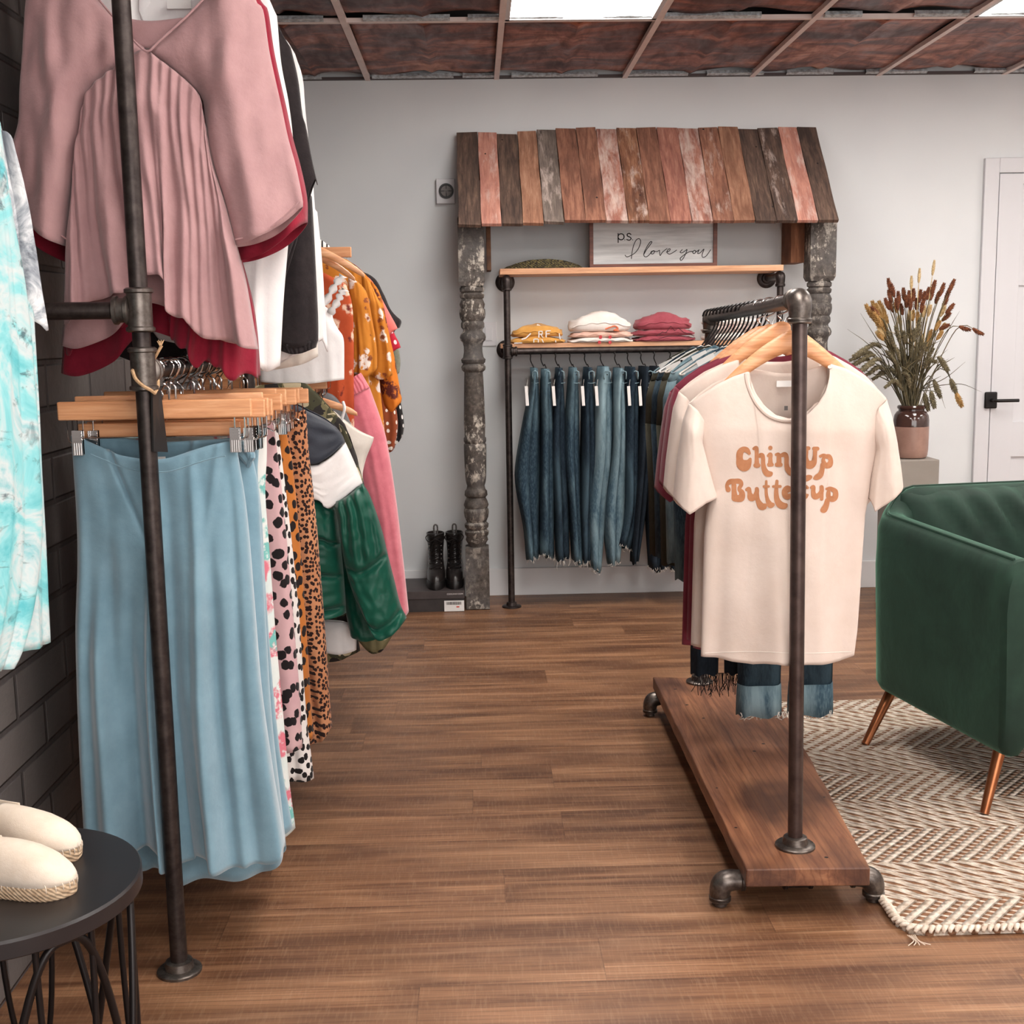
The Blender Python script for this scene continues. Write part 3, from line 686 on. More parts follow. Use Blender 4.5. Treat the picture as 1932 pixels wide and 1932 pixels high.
# ================================================================ left pipe rack
LX = -.648
LZ, LZT = 1.246, 2.16
def left_rack():
    t = thing('tall_pipe_rack', 'tall black pipe clothes rack standing along the brick wall', 'clothes rack', (LX, 3.8, 0))
    r = .0175; Y = [2.403, 3.53, 5.25]
    def up(px, py, y): return U(px, py, y)
    xa = U(338, 1815, Y[0]).x; xb = U(228, 0, Y[0]).x
    s = MB()
    s.tube([(xa, Y[0], .004), (xa+(xb-xa)*1.0, Y[0], U(228, 0, Y[0]).z+.25)], r, 20); part('upright', s, M_iron, t)
    zt_ = LZT
    X = lambda z: xa+(xb-xa)*z/2.0
    for y in Y[1:]:
        part('upright', MB().tube([(LX, y, .004), (LX, y, (LZT if y < 4 else 1.70))], r, 18), M_iron, t)
    part('rail', MB().tube([(X(LZ), Y[0], LZ), (LX, Y[0]+.1, LZ), (LX, Y[2], LZ)], r*.95, 16), M_iron, t)
    part('rail', MB().tube([(X(2.16), Y[0], LZT), (LX, Y[0]+.1, LZT), (LX, Y[1], LZT)], r*.95, 16), M_iron, t)
    part('rail', MB().tube([(LX, Y[1], 1.70), (LX, Y[2], 1.70)], r*.95, 16), M_iron, t)
    z = U(262, 585, Y[0]).z
    part('wall_arm', MB().tube([(X(z), Y[0], z), (XL+.002, Y[0]-.02, z)], r*.95, 16), M_iron, t)
    q = MB(); coll(q, (X(z), Y[0], z), (0, 0, 1), .0195, .085); coll(q, (X(z)-.034, Y[0], z), (1, 0, 0), .0195, .034); part('tee_fitting', q, M_fit, t)
    q = MB(); coll(q, (X(LZ), Y[0], LZ+.005), (0, 0, 1), .0195, .085); coll(q, (X(LZ), Y[0]+.034, LZ), (0, 1, 0), .0195, .034); part('tee_fitting', q, M_fit, t)
    q = MB(); flange(q, (XL, Y[0]-.02, z), (1, 0, 0), .045, .019); part('flange', q, M_fit, t)
    for i, y in enumerate(Y):
        q = MB(); xx = xa if i == 0 else LX; flange(q, (xx, y, 0), (0, 0, 1), .046, .019)
        for k in range(4):
            an = k*PI/2+.9; q.lathe((xx+.033*math.cos(an), y+.033*math.sin(an), .006), [(.006, 0), (.006, .002), (.001, .004)], 10)
        part('flange', q, M_fit, t)
    # twine and black tag tied round the pole
    c = Vector((X(1.21), Y[0], 1.215))
    tg = thing('hanging_tag', 'black rectangular tag tied with twine to the near pole of the left rack', 'tag', (c.x, c.y, c.z-.1))
    p = [U(288, 735, 2.385), U(303, 730, 2.44), U(317, 853, 2.44), U(290, 852, 2.385)]
    s = MB(); s.prism(p, (-.004, .001, 0)); part('tag_board', s, M('black_tag', (26, 22, 22), rough=.6), tg, smooth=False)
    tw = M('jute_twine', (176, 140, 104), (200, 166, 128), 200, rough=.9, bs=400)
    s = MB()
    s.tube([U(250, 700, 2.38), U(256, 715, 2.375), U(270, 728, 2.37), U(284, 736, 2.375), U(292, 742, 2.385)], .0035, 7, 4)
    s.tube([U(292, 742, 2.385), U(298, 728, 2.42), U(296, 708, 2.44), U(288, 690, 2.43), U(270, 688, 2.432), U(255, 692, 2.41), U(250, 700, 2.38)], .0035, 7, 4)
    s.tube([U(284, 690, 2.43), U(296, 668, 2.42), U(305, 652, 2.42)], .003, 7, 4)
    for k in range(6):
        a = U(303, 655, 2.42); s.tube([a, a+Vector((.004*(k-2.5)*.6, .001*k, .012+.002*(k % 2)))], .0009, 5)
    part('twine', s, tw, tg)
left_rack()
# ================================================================ rug
def rug():
    x0 = UZ(1655, 1700, .012).x-.012; xn = .905
    Y0, Y1, X1 = 2.455, 4.12, 3.0
    t = NT('jute_chevron'); X = t.xyz()
    wob = t.noise(7, 2); ax = t.math('MULTIPLY_ADD', wob, .02, X[0]); ay = t.math('MULTIPLY_ADD', wob, .016, X[1])
    tri = t.math('PINGPONG', ay, .20)                      # zigzag across depth
    s_ = t.math('SUBTRACT', ax, t.math('MULTIPLY', tri, .95))
    P = .0245
    ph = t.math('DIVIDE', s_, P*2); fr_ = t.math('FRACT', ph)
    # rope profile: alternating cream ropes, brown strand every second row
    rope = t.math('ABSOLUTE', t.math('SINE', t.math('MULTIPLY', ph, PI*2)))
    alt = t.math('GREATER_THAN', fr_, .60)
    tw = t.math('SINE', t.math('MULTIPLY', t.math('ADD', t.math('MULTIPLY', ay, 1.0), t.math('MULTIPLY', ax, .5)), 2*PI/.024))
    dash = t.math('GREATER_THAN', t.math('ADD', tw, t.math('MULTIPLY', t.noise(60, 2), .8)), -.1)
    br_ = t.math('MULTIPLY', alt, dash)
    cream = t.ramp(t.noise(55, 4), [(.3, (190, 168, 146)), (.55, (228, 214, 198)), (.75, (240, 230, 218))])
    brown = t.ramp(t.noise(70, 3), [(.3, (122, 84, 62)), (.7, (164, 122, 94))])
    t.set('Base Color', t.mix(br_, cream, brown)); t.set('Roughness', .95); t.set('Specular IOR Level', .1)
    h = t.math('ADD', t.math('ADD', rope, t.math('MULTIPLY', tw, .4)), t.math('MULTIPLY', t.noise(220, 3), .45))
    h = t.math('SUBTRACT', h, t.math('MULTIPLY', br_, .6))
    t.bump(h, .9, .009)
    s = MB(); nx, ny = 70, 60; G = []; r = random.Random(1)
    def edge(y): return xn+.012*noise.noise(Vector((y*5, 0, 0)))
    def P3(u, v, top):
        y = Y0+(Y1-Y0)*v+.006*noise.noise(Vector((u*9, 3, v))); xl = edge(y); x = xl+(X1-xl)*u
        e = min(u*(X1-xl), v*(Y1-Y0), (1-v)*(Y1-Y0), (1-u)*(X1-xl)); zz = .014*min(1, (e/.012)**.5) if top else 0
        cr_ = 0
        if u*(X1-xl) < .05 and v*(Y1-Y0) < .05: # rounded corner
            q = Vector((u*(X1-xl), v*(Y1-Y0), 0)); 
            x += .018*(1-q.x/.05)*(1-q.y/.05); y += .012*(1-q.x/.05)*(1-q.y/.05)
        return Vector((x, y, zz+(.0015*noise.noise(Vector((x*12, y*12, 0))) if top else 0)))
    uu = [0, .002, .005, .01, .02]+[.03+.97*i/nx for i in range(nx+1)]; vv = [0, .003, .008, .015, .03]+[.04+.92*i/ny for i in range(ny+1)]+[.97, .985, .992, .997, 1]
    s.grid([[P3(u, v, True) for u in uu] for v in vv]); s.grid([[P3(u, v, False) for u in uu] for v in vv], True)
    R_ = thing('woven_rug', 'cream and brown chevron woven jute rug under the green armchair', 'rug', (1.9, 3.2, 0))
    part('weave', s, t.m, R_, merge=.0005, ang=0)
    # braided edge, loops of thick yarn
    ym = M('cream_yarn', (206, 186, 166), (236, 224, 210), 80, rough=.95, bs=300, bst=.5, bd=.003)
    s = MB()
    path = [Vector((edge(Y0+(Y1-Y0)*k/90)+.004, Y0+(Y1-Y0)*k/90, .010)) for k in range(3, 91)][::-1] + [Vector((xn+.016, Y0+.016, .01)), Vector((xn+.03, Y0+.006, .01))]+[Vector((xn+.05+k*.0205, Y0+.002+.004*noise.noise(Vector((k*.3, 3, 0))), .010)) for k in range(0, 100)]
    path = resample(path, 260)
    for i in range(0, len(path)-2):
        a, b = path[i], path[i+1]; d_ = (b-a).normalized(); nrm = Vector((-d_.y, d_.x, 0)); sg = 1
        s.tube([a-nrm*.011+Vector((0, 0, .002)), (a+b)/2+Vector((0, 0, .007+.002*r.random())), b+nrm*.010+d_*.006+Vector((0, 0, .001))], [.0035, .0065, .004], 6, 2)
    e = part('braided_edge', s, ym, R_, ang=0)
    s = MB(); c = UZ(1715, 1772, .004)
    for k in range(5): s.tube([c+Vector((.004*k, .01, .004)), c+Vector((.003*k+.006, -.012-.004*(k % 3), .003)), c+Vector((.012*(k-1), -.03, .002))], .0011, 5, 3)
    part('loose_threads', s, ym, R_)
rug()
# ================================================================ green armchair
def armchair():
    O = Vector((1.222, 3.80, 0)); fdir = Vector((.165, -.986, 0)).normalized(); wdir = Vector((-fdir.y, fdir.x, 0)).normalized()
    if wdir.x < 0: wdir = -wdir
    t = thing('velvet_armchair', 'green velvet armchair with copper coloured legs on the chevron rug', 'armchair', (O+fdir*.35+wdir*.38)[:])
    vm = NT('green_velvet'); n = vm.noise(3.5, 4, .6, None, .6); n2 = vm.noise(14, 3)
    lw = vm.n('LayerWeight', {'Blend': .35}).outputs['Facing']
    col = vm.ramp(vm.math('ADD', vm.math('MULTIPLY', n, .8), vm.math('MULTIPLY', n2, .2)), [(.35, (27, 42, 35)), (.55, (36, 57, 47)), (.72, (46, 74, 60))])
    vm.set('Base Color', col); vm.set('Roughness', .7); vm.set('Sheen Weight', .75); vm.set('Sheen Roughness', .3); vm.set('Sheen Tint', lin((150, 214, 182))); vm.set('Specular IOR Level', .2)
    vm.bump(vm.math('ADD', n, vm.math('MULTIPLY', vm.noise(8, 4, .6), .6)), .35, .008)
    V = vm.m
    Dp, Wd, T, R = .78, .80, .085, .16     # depth, width, wall thickness, corner radius
    def W(a, b, z): return O+fdir*a+wdir*b+Vector((0, 0, z))
    # U-shaped shell: path along the outer outline starting at left front, round back, to right front
    path = []
    def pt(a, b, k): path.append((a, b, k))
    for i in range(9): pt(Dp-(Dp-R)*i/8, 0, 'arm')
    for i in range(1, 9): an = PI/2*i/8; pt(R-R*math.sin(an), R-R*math.cos(an), 'c')
    for i in range(1, 9): pt(0, R+(Wd-2*R)*i/8, 'back')
    for i in range(1, 9): an = PI/2*i/8; pt(R-R*math.cos(an), Wd-R+R*math.sin(an), 'c')
    for i in range(1, 9): pt(R+(Dp-R)*i/8, Wd, 'arm')
    n_ = len(path); G = []
    for i, (a, b, k) in enumerate(path):
        p0 = path[max(i-1, 0)]; p1 = path[min(i+1, n_-1)]
        d_ = Vector((p1[0]-p0[0], p1[1]-p0[1], 0)).normalized(); inn = Vector((-d_.y, d_.x, 0))
        if (Vector((Dp*.6, Wd/2, 0))-Vector((a, b, 0))).dot(inn) < 0: inn = -inn
        # height: arm slopes down a little to the front, back rises
        f_ = a/Dp
        arm = .735 if f_ > .9 else .735+.07*(1-f_)
        zt_ = .712+.028*(1-f_)
        s0 = min(1, max(0, (.16-a)/.14)); s0 = s0*s0*(3-2*s0)
        mid = min(1, max(0, (min(b, Wd-b)-.0)/.16)); mid = mid*mid*(3-2*mid)
        zt_ = zt_+(.805-.74)*s0*mid
        zb = .175+.012*f_
        if i in (0, n_-1): pass
        th = T
        def Q(w_, z, lean=0): q = Vector((a, b, 0))+inn*w_; return W(q.x, q.y, z)
        ro = .012
        flare = -.012
        ring = [Q(.0+.03, zb), Q(.012, zb+.008), Q(0, zb+.03), Q(flare*.4, zb+.2), Q(flare, zb+.4), Q(flare*.6, zt_-.05), Q(.004, zt_-.012), Q(.022, zt_), Q(th*.55, zt_+.004), Q(th-.02, zt_-.002), Q(th, zt_-.02), Q(th+.012, zt_-.06), Q(th+.02, zt_-.2), Q(th+.02, .40), Q(th+.02, .25), Q(th*.6, zb)]
        G.append(ring)
    s = MB(); s.rings(G); part('shell', s, V, t, bev=0, ang=70)
    # welt piping along the outer top edge
    s = MB(); s.tube([g_[7]+Vector((0, 0, .002)) for g_ in G], .004, 8)
    part('piping', s, V, t)
    # rolled front faces of the arms
    for idx in (0, n_-1):
        g_ = G[idx]; s = MB(); c = sum((Vector(p) for p in g_), Vector((0, 0, 0)))/len(g_)
        rows = []
        for k, (sc, off) in enumerate(((1, 0), (.985, .012), (.90, .024), (.6, .030), (.02, .032))):
            rows.append([c+(Vector(p)-c)*sc+fdir*off for p in g_])
        s.rings(rows); part('arm_front', s, V, t)
    # seat cushion and base
    def pill(a0, a1, b0, b1, z0, z1, r_, name, puff=.02):
        s = MB(); nn = 14; G2 = []
        for k in range(nn+1):
            ph = -PI/2+PI*k/nn; zz = (z0+z1)/2+(z1-z0)/2*math.sin(ph); ins = r_*(1-math.cos(ph)**.5) if 0 < k < nn else r_
            ring = []
            for m in range(32):
                an = 2*PI*m/32; cx_, sx_ = math.cos(an), math.sin(an)
                ex = abs(cx_)**.35*(1 if cx_ > 0 else -1); ey = abs(sx_)**.35*(1 if sx_ > 0 else -1)
                ring.append(W((a0+a1)/2+((a1-a0)/2-ins)*ex, (b0+b1)/2+((b1-b0)/2-ins)*ey, zz))
            G2.append(ring)
        s.rings(G2); return part(name, s, V, t)
    pill(.12, Dp+.0, T+.02, Wd-T-.02, .33, .47, .03, 'seat_cushion')
    pill(.06, Dp-.02, .05, Wd-.05, .25, .34, .01, 'seat_base')
    # back cushion with gathered folds
    s = MB(); rows = []
    for j in range(25):
        v = j/24; row = []
        for i in range(41):
            u = i/40; b = T+.01+(Wd-2*T-.02)*u; bl = math.sin(PI*u)**.35*math.sin(PI*min(1, max(0, v*.96+.04)))**.35
            a_ = T+.01+.10*bl-.03*v
            dg = (u*1.2-v*.9); a_ += .016*math.exp(-((v-.8)/.22)**2)*math.sin(u*38+v*12)*math.sin(PI*u)
            a_ += .010*math.exp(-((dg-.55)/.08)**2)
            row.append(W(a_, b, 4.4e-1+.35*v+.012*math.sin(PI*u)*v))
        rows.append(row)
    s.grid(rows); rows2 = [[W(T-.02, T+.01+(Wd-2*T-.02)*i/40, .44+.335*j/24) for i in range(41)] for j in range(25)]
    s.grid(rows2, True)
    for e0, e1 in ((rows[-1], rows2[-1]), (rows[0], rows2[0]), ([r_[0] for r_ in rows], [r_[0] for r_ in rows2]), ([r_[-1] for r_ in rows], [r_[-1] for r_ in rows2])): s.grid([e0, e1])
    part('back_cushion', s, V, t, merge=.0005, ang=60)
    cu = M('copper_leg', (150, 92, 60), (168, 108, 72), 20, rough=.3, metal=.9)
    # legs: tops under the shell, feet splayed
    feet = [(UZ(1632, 1404, .017), W(.09, .09, .2)), (UZ(1857, 1534, .017), W(Dp-.085, .08, .26))]
    fr_, ft = feet[1][0]-feet[1][1], feet[0][0]-feet[0][1]
    feet += [(W(.09, Wd-.09, .25)+Vector((-ft.x, ft.y, ft.z)), W(.09, Wd-.09, .25)), (W(Dp-.085, Wd-.08, .26)+Vector((-fr_.x, fr_.y, fr_.z)), W(Dp-.085, Wd-.08, .26))]
    for f0, f1 in feet: part('leg', MB().tube([Vector((f0.x, f0.y, .016)), f1], [.012, .019], 16), cu, t)
armchair()
# ================================================================ pedestal, vase and dried stems
def bouquet():
    Y = 5.62
    a = U(1687, 868, Y-.15); b = U(1773, 868, Y-.15); zt_ = U(1730, 868, Y-.15).z
    w_ = b.x-a.x; cx = (a.x+b.x)/2; cy = Y-.15+w_/2
    t = part('pedestal', MB().box((cx, cy, zt_/2), (w_, w_, zt_)), M('grey_pedestal', (132, 124, 116), (142, 134, 126), 6, rough=.6), None, smooth=False, bev=.004)
    tag(t, 'square grey-brown pedestal behind the armchair carrying the vase', 'pedestal')
    vx = U(1717, 860, cy).x
    v = thing('stoneware_vase', 'round two-tone vase, glossy dark brown above and rose brown below, holding dried grasses', 'vase', (vx, cy, zt_))
    K = .0785
    body = [(.055, 0), (.070, .004), (.076, .014), (.079, .04), (.080, .10), (.080, .147)]
    part('lower_body', MB().lathe((vx, cy, zt_), body, 40), M('rose_glaze', (136, 104, 92), (160, 126, 112), 10, rough=.38), v)
    glz = M('dark_glaze', (52, 34, 30), (70, 48, 42), 12, rough=.1, spec=.7)
    part('upper_body', MB().lathe((vx, cy, zt_), [(.080, .147), (.080, .175), (.076, .198), (.066, .214), (.058, .219), (.058, .226), (.063, .229), (.065, .236), (.061, .243), (.055, .240), (.054, .2), (.05, .12), (.0, .1)], 40, caps=False), glz, v)
    mouth = Vector((vx, cy, zt_+.235))
    green = M('dried_stalk', (74, 64, 42), (112, 100, 70), 40, rough=.85); green2 = M('olive_stalk', (64, 58, 44), (100, 92, 70), 40, rough=.85)
    def headmat(name, c, c2): return M(name, c, c2, 90, rough=.9, bs=260, bst=.7, bd=.004)
    rust = headmat('rust_millet', (88, 46, 28), (134, 78, 46)); cream = headmat('cream_wheat', (176, 146, 100), (214, 190, 146)); olive = headmat('olive_grass', (84, 76, 56), (126, 114, 86)); gold = headmat('gold_grass', (150, 112, 62), (190, 150, 92))
    r = random.Random(11)
    BQ = thing('dried_grass_bouquet', 'full bouquet of dried grasses with rust brown, tan and olive seed heads in the vase', 'dried bouquet', mouth[:])
    def spike(s, P, R0):
        n = len(P); P2 = resample(catmull(P, 6), 16)
        rr = [R0*(.25+math.sin(PI*min(1, (i+1.2)/16))**.6*(.8+.2*math.sin(i*2.4))) for i in range(16)]
        s.tube(P2, rr, 8)
        for i in range(1, 15):           # bristly florets
            d_ = (P2[i+1]-P2[i-1]).normalized(); N = d_.orthogonal().normalized()
            for k in range(5):
                q = Matrix.Rotation(2*PI*k/5+i*.7, 3, d_) @ N
                s.tube([P2[i]+q*rr[i]*.5, P2[i]+q*rr[i]*1.35+d_*R0*1.1], [R0*.38, R0*.1], 4, 0)
    def stem(tip, hl, mat_s, mat_h, R0, droop, label, group, cat='dried stem', k=0):
        base = mouth+Vector((r.uniform(-.035, .035), r.uniform(-.035, .035), -.11))
        lip = mouth+Vector(((tip.x-mouth.x)*.10, (tip.y-mouth.y)*.10, 0)); lip.x = max(vx-.042, min(vx+.042, lip.x+r.uniform(-.014, .014))); lip.y = max(cy-.042, min(cy+.042, lip.y+r.uniform(-.02, .02)))
        mid = lip.lerp(tip, .55)+Vector((0, 0, .05+droop))
        C = catmull([base, lip, mid, tip], 10)
        C = resample(C, 24); L = sum((C[i+1]-C[i]).length for i in range(23))
        nh = max(3, int(24*hl/L)); pts = C[:24-nh+1]
        s = MB(); s.tube(pts, [.0022]*(len(pts)-1)+[.0012], 5)
        if r.random() < .55:
            i = r.randrange(9, 15); a = C[i]; sd = Vector((r.uniform(-1, 1), r.uniform(-.6, .6), .9)).normalized()
            s.tube([a, a+sd*.05, a+sd*.11+Vector((sd.x*.03, 0, -.01))], [.002, .0035, .0005], 4, 3)
        o = part('stalk', s, mat_s, BQ, ang=0)
        s = MB(); spike(s, C[24-nh:], R0*1.3); part('seed_head', s, mat_h, o, ang=0)
    def T(px, py, dy=0): return U(px, py, cy+dy)
    Z = 3.863
    def z_(x, y, dy=None): return T(1560+x/Z, 460+y/Z, r.uniform(-.11, .11) if dy is None else dy)
    rl = 'rust brown seed head among the dark spikes near the top of the dried bouquet'
    for x, y, hl, dr in ((447, 255, .07, 0), (470, 295, .09, 0), (450, 340, .07, 0), (520, 350, .08, 0), (558, 325, .08, 0), (425, 400, .07, .02), (600, 345, .07, 0), (632, 330, .07, 0), (685, 338, .06, .02), (790, 270, .07, .03), (745, 320, .08, 0), (715, 350, .07, 0), (775, 320, .07, 0), (855, 290, .07, .01), (930, 262, .09, .02), (900, 320, .08, .02), (880, 385, .07, .02), (925, 440, .06, .05), (325, 460, .07, .04), (900, 505, .07, .05), (505, 400, .09, 0), (580, 380, .09, 0), (460, 420, .08, .01), (820, 350, .08, .01), (655, 400, .08, 0), (610, 400, .08, 0), (540, 440, .08, 0), (700, 420, .08, 0)):
        stem(z_(x, y), hl, green, rust, .0062, dr, rl, 'rust brown seed heads in the bouquet')
    for x, y, hl, dr in ((1045, 628, .08, .10), (1140, 660, .05, .12), (890, 592, .05, .06)):
        stem(z_(x, y, -.08), hl, green, rust, .0062, dr, 'rust brown seed head arching out to the right toward the door', 'rust seed heads arching right')
    for x, y in ((785, 120), (677, 180), (617, 235)):
        stem(z_(x, y, 0), .07, cream, cream, .0045, 0, 'thin pale wheat ear rising above the rest of the dried bouquet', 'tallest pale wheat ears')
    cl = 'pale cream wheat ear in the middle of the dried bouquet'
    for i in range(22):
        x = r.uniform(300, 880); y = r.uniform(385, 700)+abs(x-590)*.12
        stem(z_(x, y), r.uniform(.06, .10), green, cream if i % 3 else gold, .0060, .01, cl, 'pale wheat ears in the bouquet')
    for x, y in ((285, 445), (300, 470), (330, 420), (355, 440), (380, 420), (345, 500), (372, 520), (400, 470), (360, 560)):
        stem(z_(x, y), .12, green, gold, .0078, .0, 'golden tan plume at the upper left of the dried bouquet', 'golden tan plumes at the left')
    ol = 'grey green feathery grass bending out low on the left of the vase mouth'
    for x, y, dr in ((165, 850, .12), (190, 820, .14), (150, 900, .10), (215, 950, .10), (200, 880, .12), (240, 790, .14), (280, 960, .08), (330, 990, .06), (260, 900, .1), (420, 1050, .03), (380, 960, .06)):
        stem(z_(x, y, r.uniform(-.12, .02)), .14, green2, olive, .0072, dr*.6, ol, 'grey green grasses low on the left')
    for x, y, dr in ((885, 925, .12), (985, 1185, .18), (830, 1120, .10), (785, 1195, .09), (940, 1080, .16), (740, 1215, .06), (800, 860, .05)):
        stem(z_(x, y, r.uniform(-.14, -.02)), .10, green2, olive if x != 985 else gold, .0080, dr*.7, 'olive brown grass head drooping at the right of the vase mouth', 'drooping grass heads on the right')
    for x, y in ((500, 600), (560, 640), (640, 620), (700, 660), (620, 720), (540, 760), (480, 720), (660, 820), (720, 720), (590, 560), (760, 640), (680, 540), (600, 860), (520, 850), (780, 760), (440, 640), (430, 780), (560, 940), (640, 960)):
        stem(z_(x, y), r.uniform(.09, .13), green2, olive, .0066, .0, 'muted green grass spike in the heart of the dried bouquet', 'muted green spikes in the bouquet')
    for (x, y), (x2, y2) in (((245, 505), (380, 720)), ((150, 622), (330, 760)), ((1010, 860), (860, 980)), ((1130, 1080), (940, 1020)), ((865, 1200), (800, 1080)), ((968, 490), (880, 640)), ((880, 770), (790, 860)), ((110, 890), (300, 930)), ((270, 1005), (420, 960))):
        part('blade', MB().tube([mouth+Vector((r.uniform(-.03, .03), 0, -.05)), mouth+Vector((r.uniform(-.02, .02), 0, .06)), z_(x2, y2, -.05), z_(x, y, -.08)], [.002, .002, .0018, .0004], 5, 6), green2, BQ, ang=0)
bouquet()
# ================================================================ side table and espadrilles
def side_table():
    zt_ = .48; yf, yn = UZ(120, 1558, zt_).y, UZ(30, 1787, zt_).y; c = Vector((-.69, (yf+yn)/2, 0)); R = .195
    a = UZ(268, 1640, zt_)
    R = (yf-yn)/2; c.x = a.x-R
    t = thing('round_side_table', 'small round black side table with looping wire legs in the lower left corner', 'side table', c[:])
    bm_ = M('black_table_paint', (30, 26, 28), (38, 33, 34), 8, rough=.38)
    part('table_top', MB().lathe((c.x, c.y, zt_-.03), [(R-.004, 0), (R, .003), (R, .026), (R-.003, .03), (0, .03)], 72, caps=True), bm_, t, ang=30)
    wm = M('black_leg_wire', (34, 29, 29), rough=.35, metal=.5)
    Rl = R-.022; N = 5
    def C(an, z, rr=Rl): return (c.x+rr*math.cos(an), c.y+rr*math.sin(an), z)
    ph0 = -PI/2-.42
    for k in range(N):
        m = ph0+2*PI*k/N; hw = 2*PI/N*.62; pts = []
        for i in range(33):
            u = -1+2*i/32; zz = (zt_-.035)*(1-abs(u)**3.2)
            pts.append(C(m+hw*u*(.55+.45*(1-(zz/zt_))**.8 if abs(u) > 0 else 1), max(zz, .008)))
        part('leg_arch', MB().tube(pts, .0062, 10), wm, t)
        pts = []
        for i in range(25):
            u = -1+2*i/24; zz = .05+(zt_-.08)*abs(u)**2.0
            pts.append(C(m+hw*.30*math.sin(u*PI/2), zz))
        part('inner_loop', MB().tube(pts, .005, 10), wm, t)
    part('foot_ring', MB().tube([C(2*PI*i/48, .008, Rl) for i in range(48)], .006, 8, closed=True), wm, t)
    # espadrilles
    can = fabric('cream_canvas', (226, 208, 188), (238, 224, 208), 20, weave=700); jute = NT('jute_sole')
    vv = jute.map((1, 1, 1)); X = jute.xyz()
    h = jute.math('ADD', jute.math('SINE', jute.math('MULTIPLY', X[2], 2*PI/.009)), jute.math('SINE', jute.math('MULTIPLY', jute.math('ADD', X[0], jute.math('MULTIPLY', X[2], 1.2)), 2*PI/.008)))
    jute.set('Base Color', jute.ramp(jute.noise(120, 3), [(.3, (176, 146, 116)), (.7, (210, 184, 154))])); jute.set('Roughness', .95); jute.bump(h, .5, .0018)
    def shoe(toe, dirv, lab, mir):
        L = .245; d_ = Vector(dirv).normalized(); sd = Vector((-d_.y, d_.x, 0)); back = toe-d_*L
        o = thing('espadrille', lab, 'shoe', (toe-d_*.12)[:])
        def W(s_, a_, z): return back+d_*(s_*L)+sd*a_+Vector((0, 0, z))
        def hw(s_): # half width along the foot
            pts = [(0, .0), (.02, .016), (.08, .028), (.25, .031), (.45, .032), (.62, .038), (.75, .041), (.87, .036), (.95, .024), (.985, .012), (1.0, .0)]
            for (x0, y0), (x1, y1) in zip(pts, pts[1:]):
                if s_ <= x1: return y0+(y1-y0)*(s_-x0)/(x1-x0)
            return 0
        def cen(s_): return mir*.010*math.sin(PI*min(1, s_*1.1))
        S = [.0, .008, .02, .05, .1, .18, .28, .38, .48, .58, .66, .74, .81, .87, .92, .955, .98, .992, 1.0]
        out = [(s_, cen(s_)+hw(s_)) for s_ in S]+[(s_, cen(s_)-hw(s_)) for s_ in S[::-1]]
        q = MB(); rows = []
        for zz, g_ in ((0, .97), (.003, 1.02), (.012, 1.05), (.02, 1.04), (.024, .99)):
            rows.append([W(.5+(s_-.5)*(1+.02*(g_-1)*10), cen(s_)+(a_-cen(s_))*g_, zz) for s_, a_ in out])
        q.rings(rows); part('jute_sole', q, jute.m, o, ang=50)
        q = MB(); rows = []
        for s_ in [.42, .44, .5, .56, .62, .68, .74, .8, .85, .9, .94, .97, .985, .995, .9995]:
            H = .058*(1-((s_-.42)/.60)**2.4)**.8 if s_ < 1 else .0; H = max(H, .0005) if s_ > .99 else max(H, .006)
            rows.append([W(s_, cen(s_)+hw(s_)*1.0*math.cos(PI*k/16), .022+H*math.sin(PI*k/16)**.75) for k in range(17)])
        q.grid(rows); part('vamp', q, can, o, solid=.002, ang=0)
        q = MB(); rows = []
        for k in range(15):
            u = k/14; s_ = .46*(1-math.sin(PI*u)); sgn = 1 if u < .5 else -1
            e = W(s_, cen(s_)+sgn*hw(s_) if s_ > .001 else 0, .022)
            H = .045 if abs(u-.5) < .3 else .045+.005
            rows.append([e, e+Vector((0, 0, H*.5)), W(s_, (cen(s_)+sgn*hw(s_)*.93) if s_ > .001 else 0, .022+H)])
        q.grid(rows); part('heel_cover', q, can, o, solid=.002, ang=0)
        q = MB(); ed = [(s_, a_) for s_, a_ in out if s_ > .4]
        for (s0, a0), (s1, a1) in zip(ed, ed[1:]):
            m = max(1, int(abs((W(s1, a1, 0)-W(s0, a0, 0)).length/.008)))
            for j in range(m):
                f_ = j/m; p = W(s0+(s1-s0)*f_, a0+(a1-a0)*f_, .0215); ctr = W(.5, 0, .0215); n3 = (p-ctr); n3.z = 0; n3.normalize()
                q.tube([p+n3*.0018-Vector((0, 0, .007)), p+n3*.0015, p-n3*.001+Vector((0, 0, .005))], .0008, 5)
        part('stitching', q, can, o, ang=0)
    tz = zt_
    shoe(Vector(UZ(144, 1668, tz+.01)[:2]+(tz,)) if False else Vector((UZ(144, 1672, tz+.01).x, UZ(144, 1672, tz+.01).y, tz)), (1, -.10, 0), 'cream canvas espadrille on the side table, the nearer of the pair', 1)
    b = UZ(147, 1612, tz+.01)
    shoe(Vector((b.x, b.y, tz)), (1, -.42, 0), 'cream canvas espadrille on the side table, the further of the pair against the wall side', -1)
side_table()
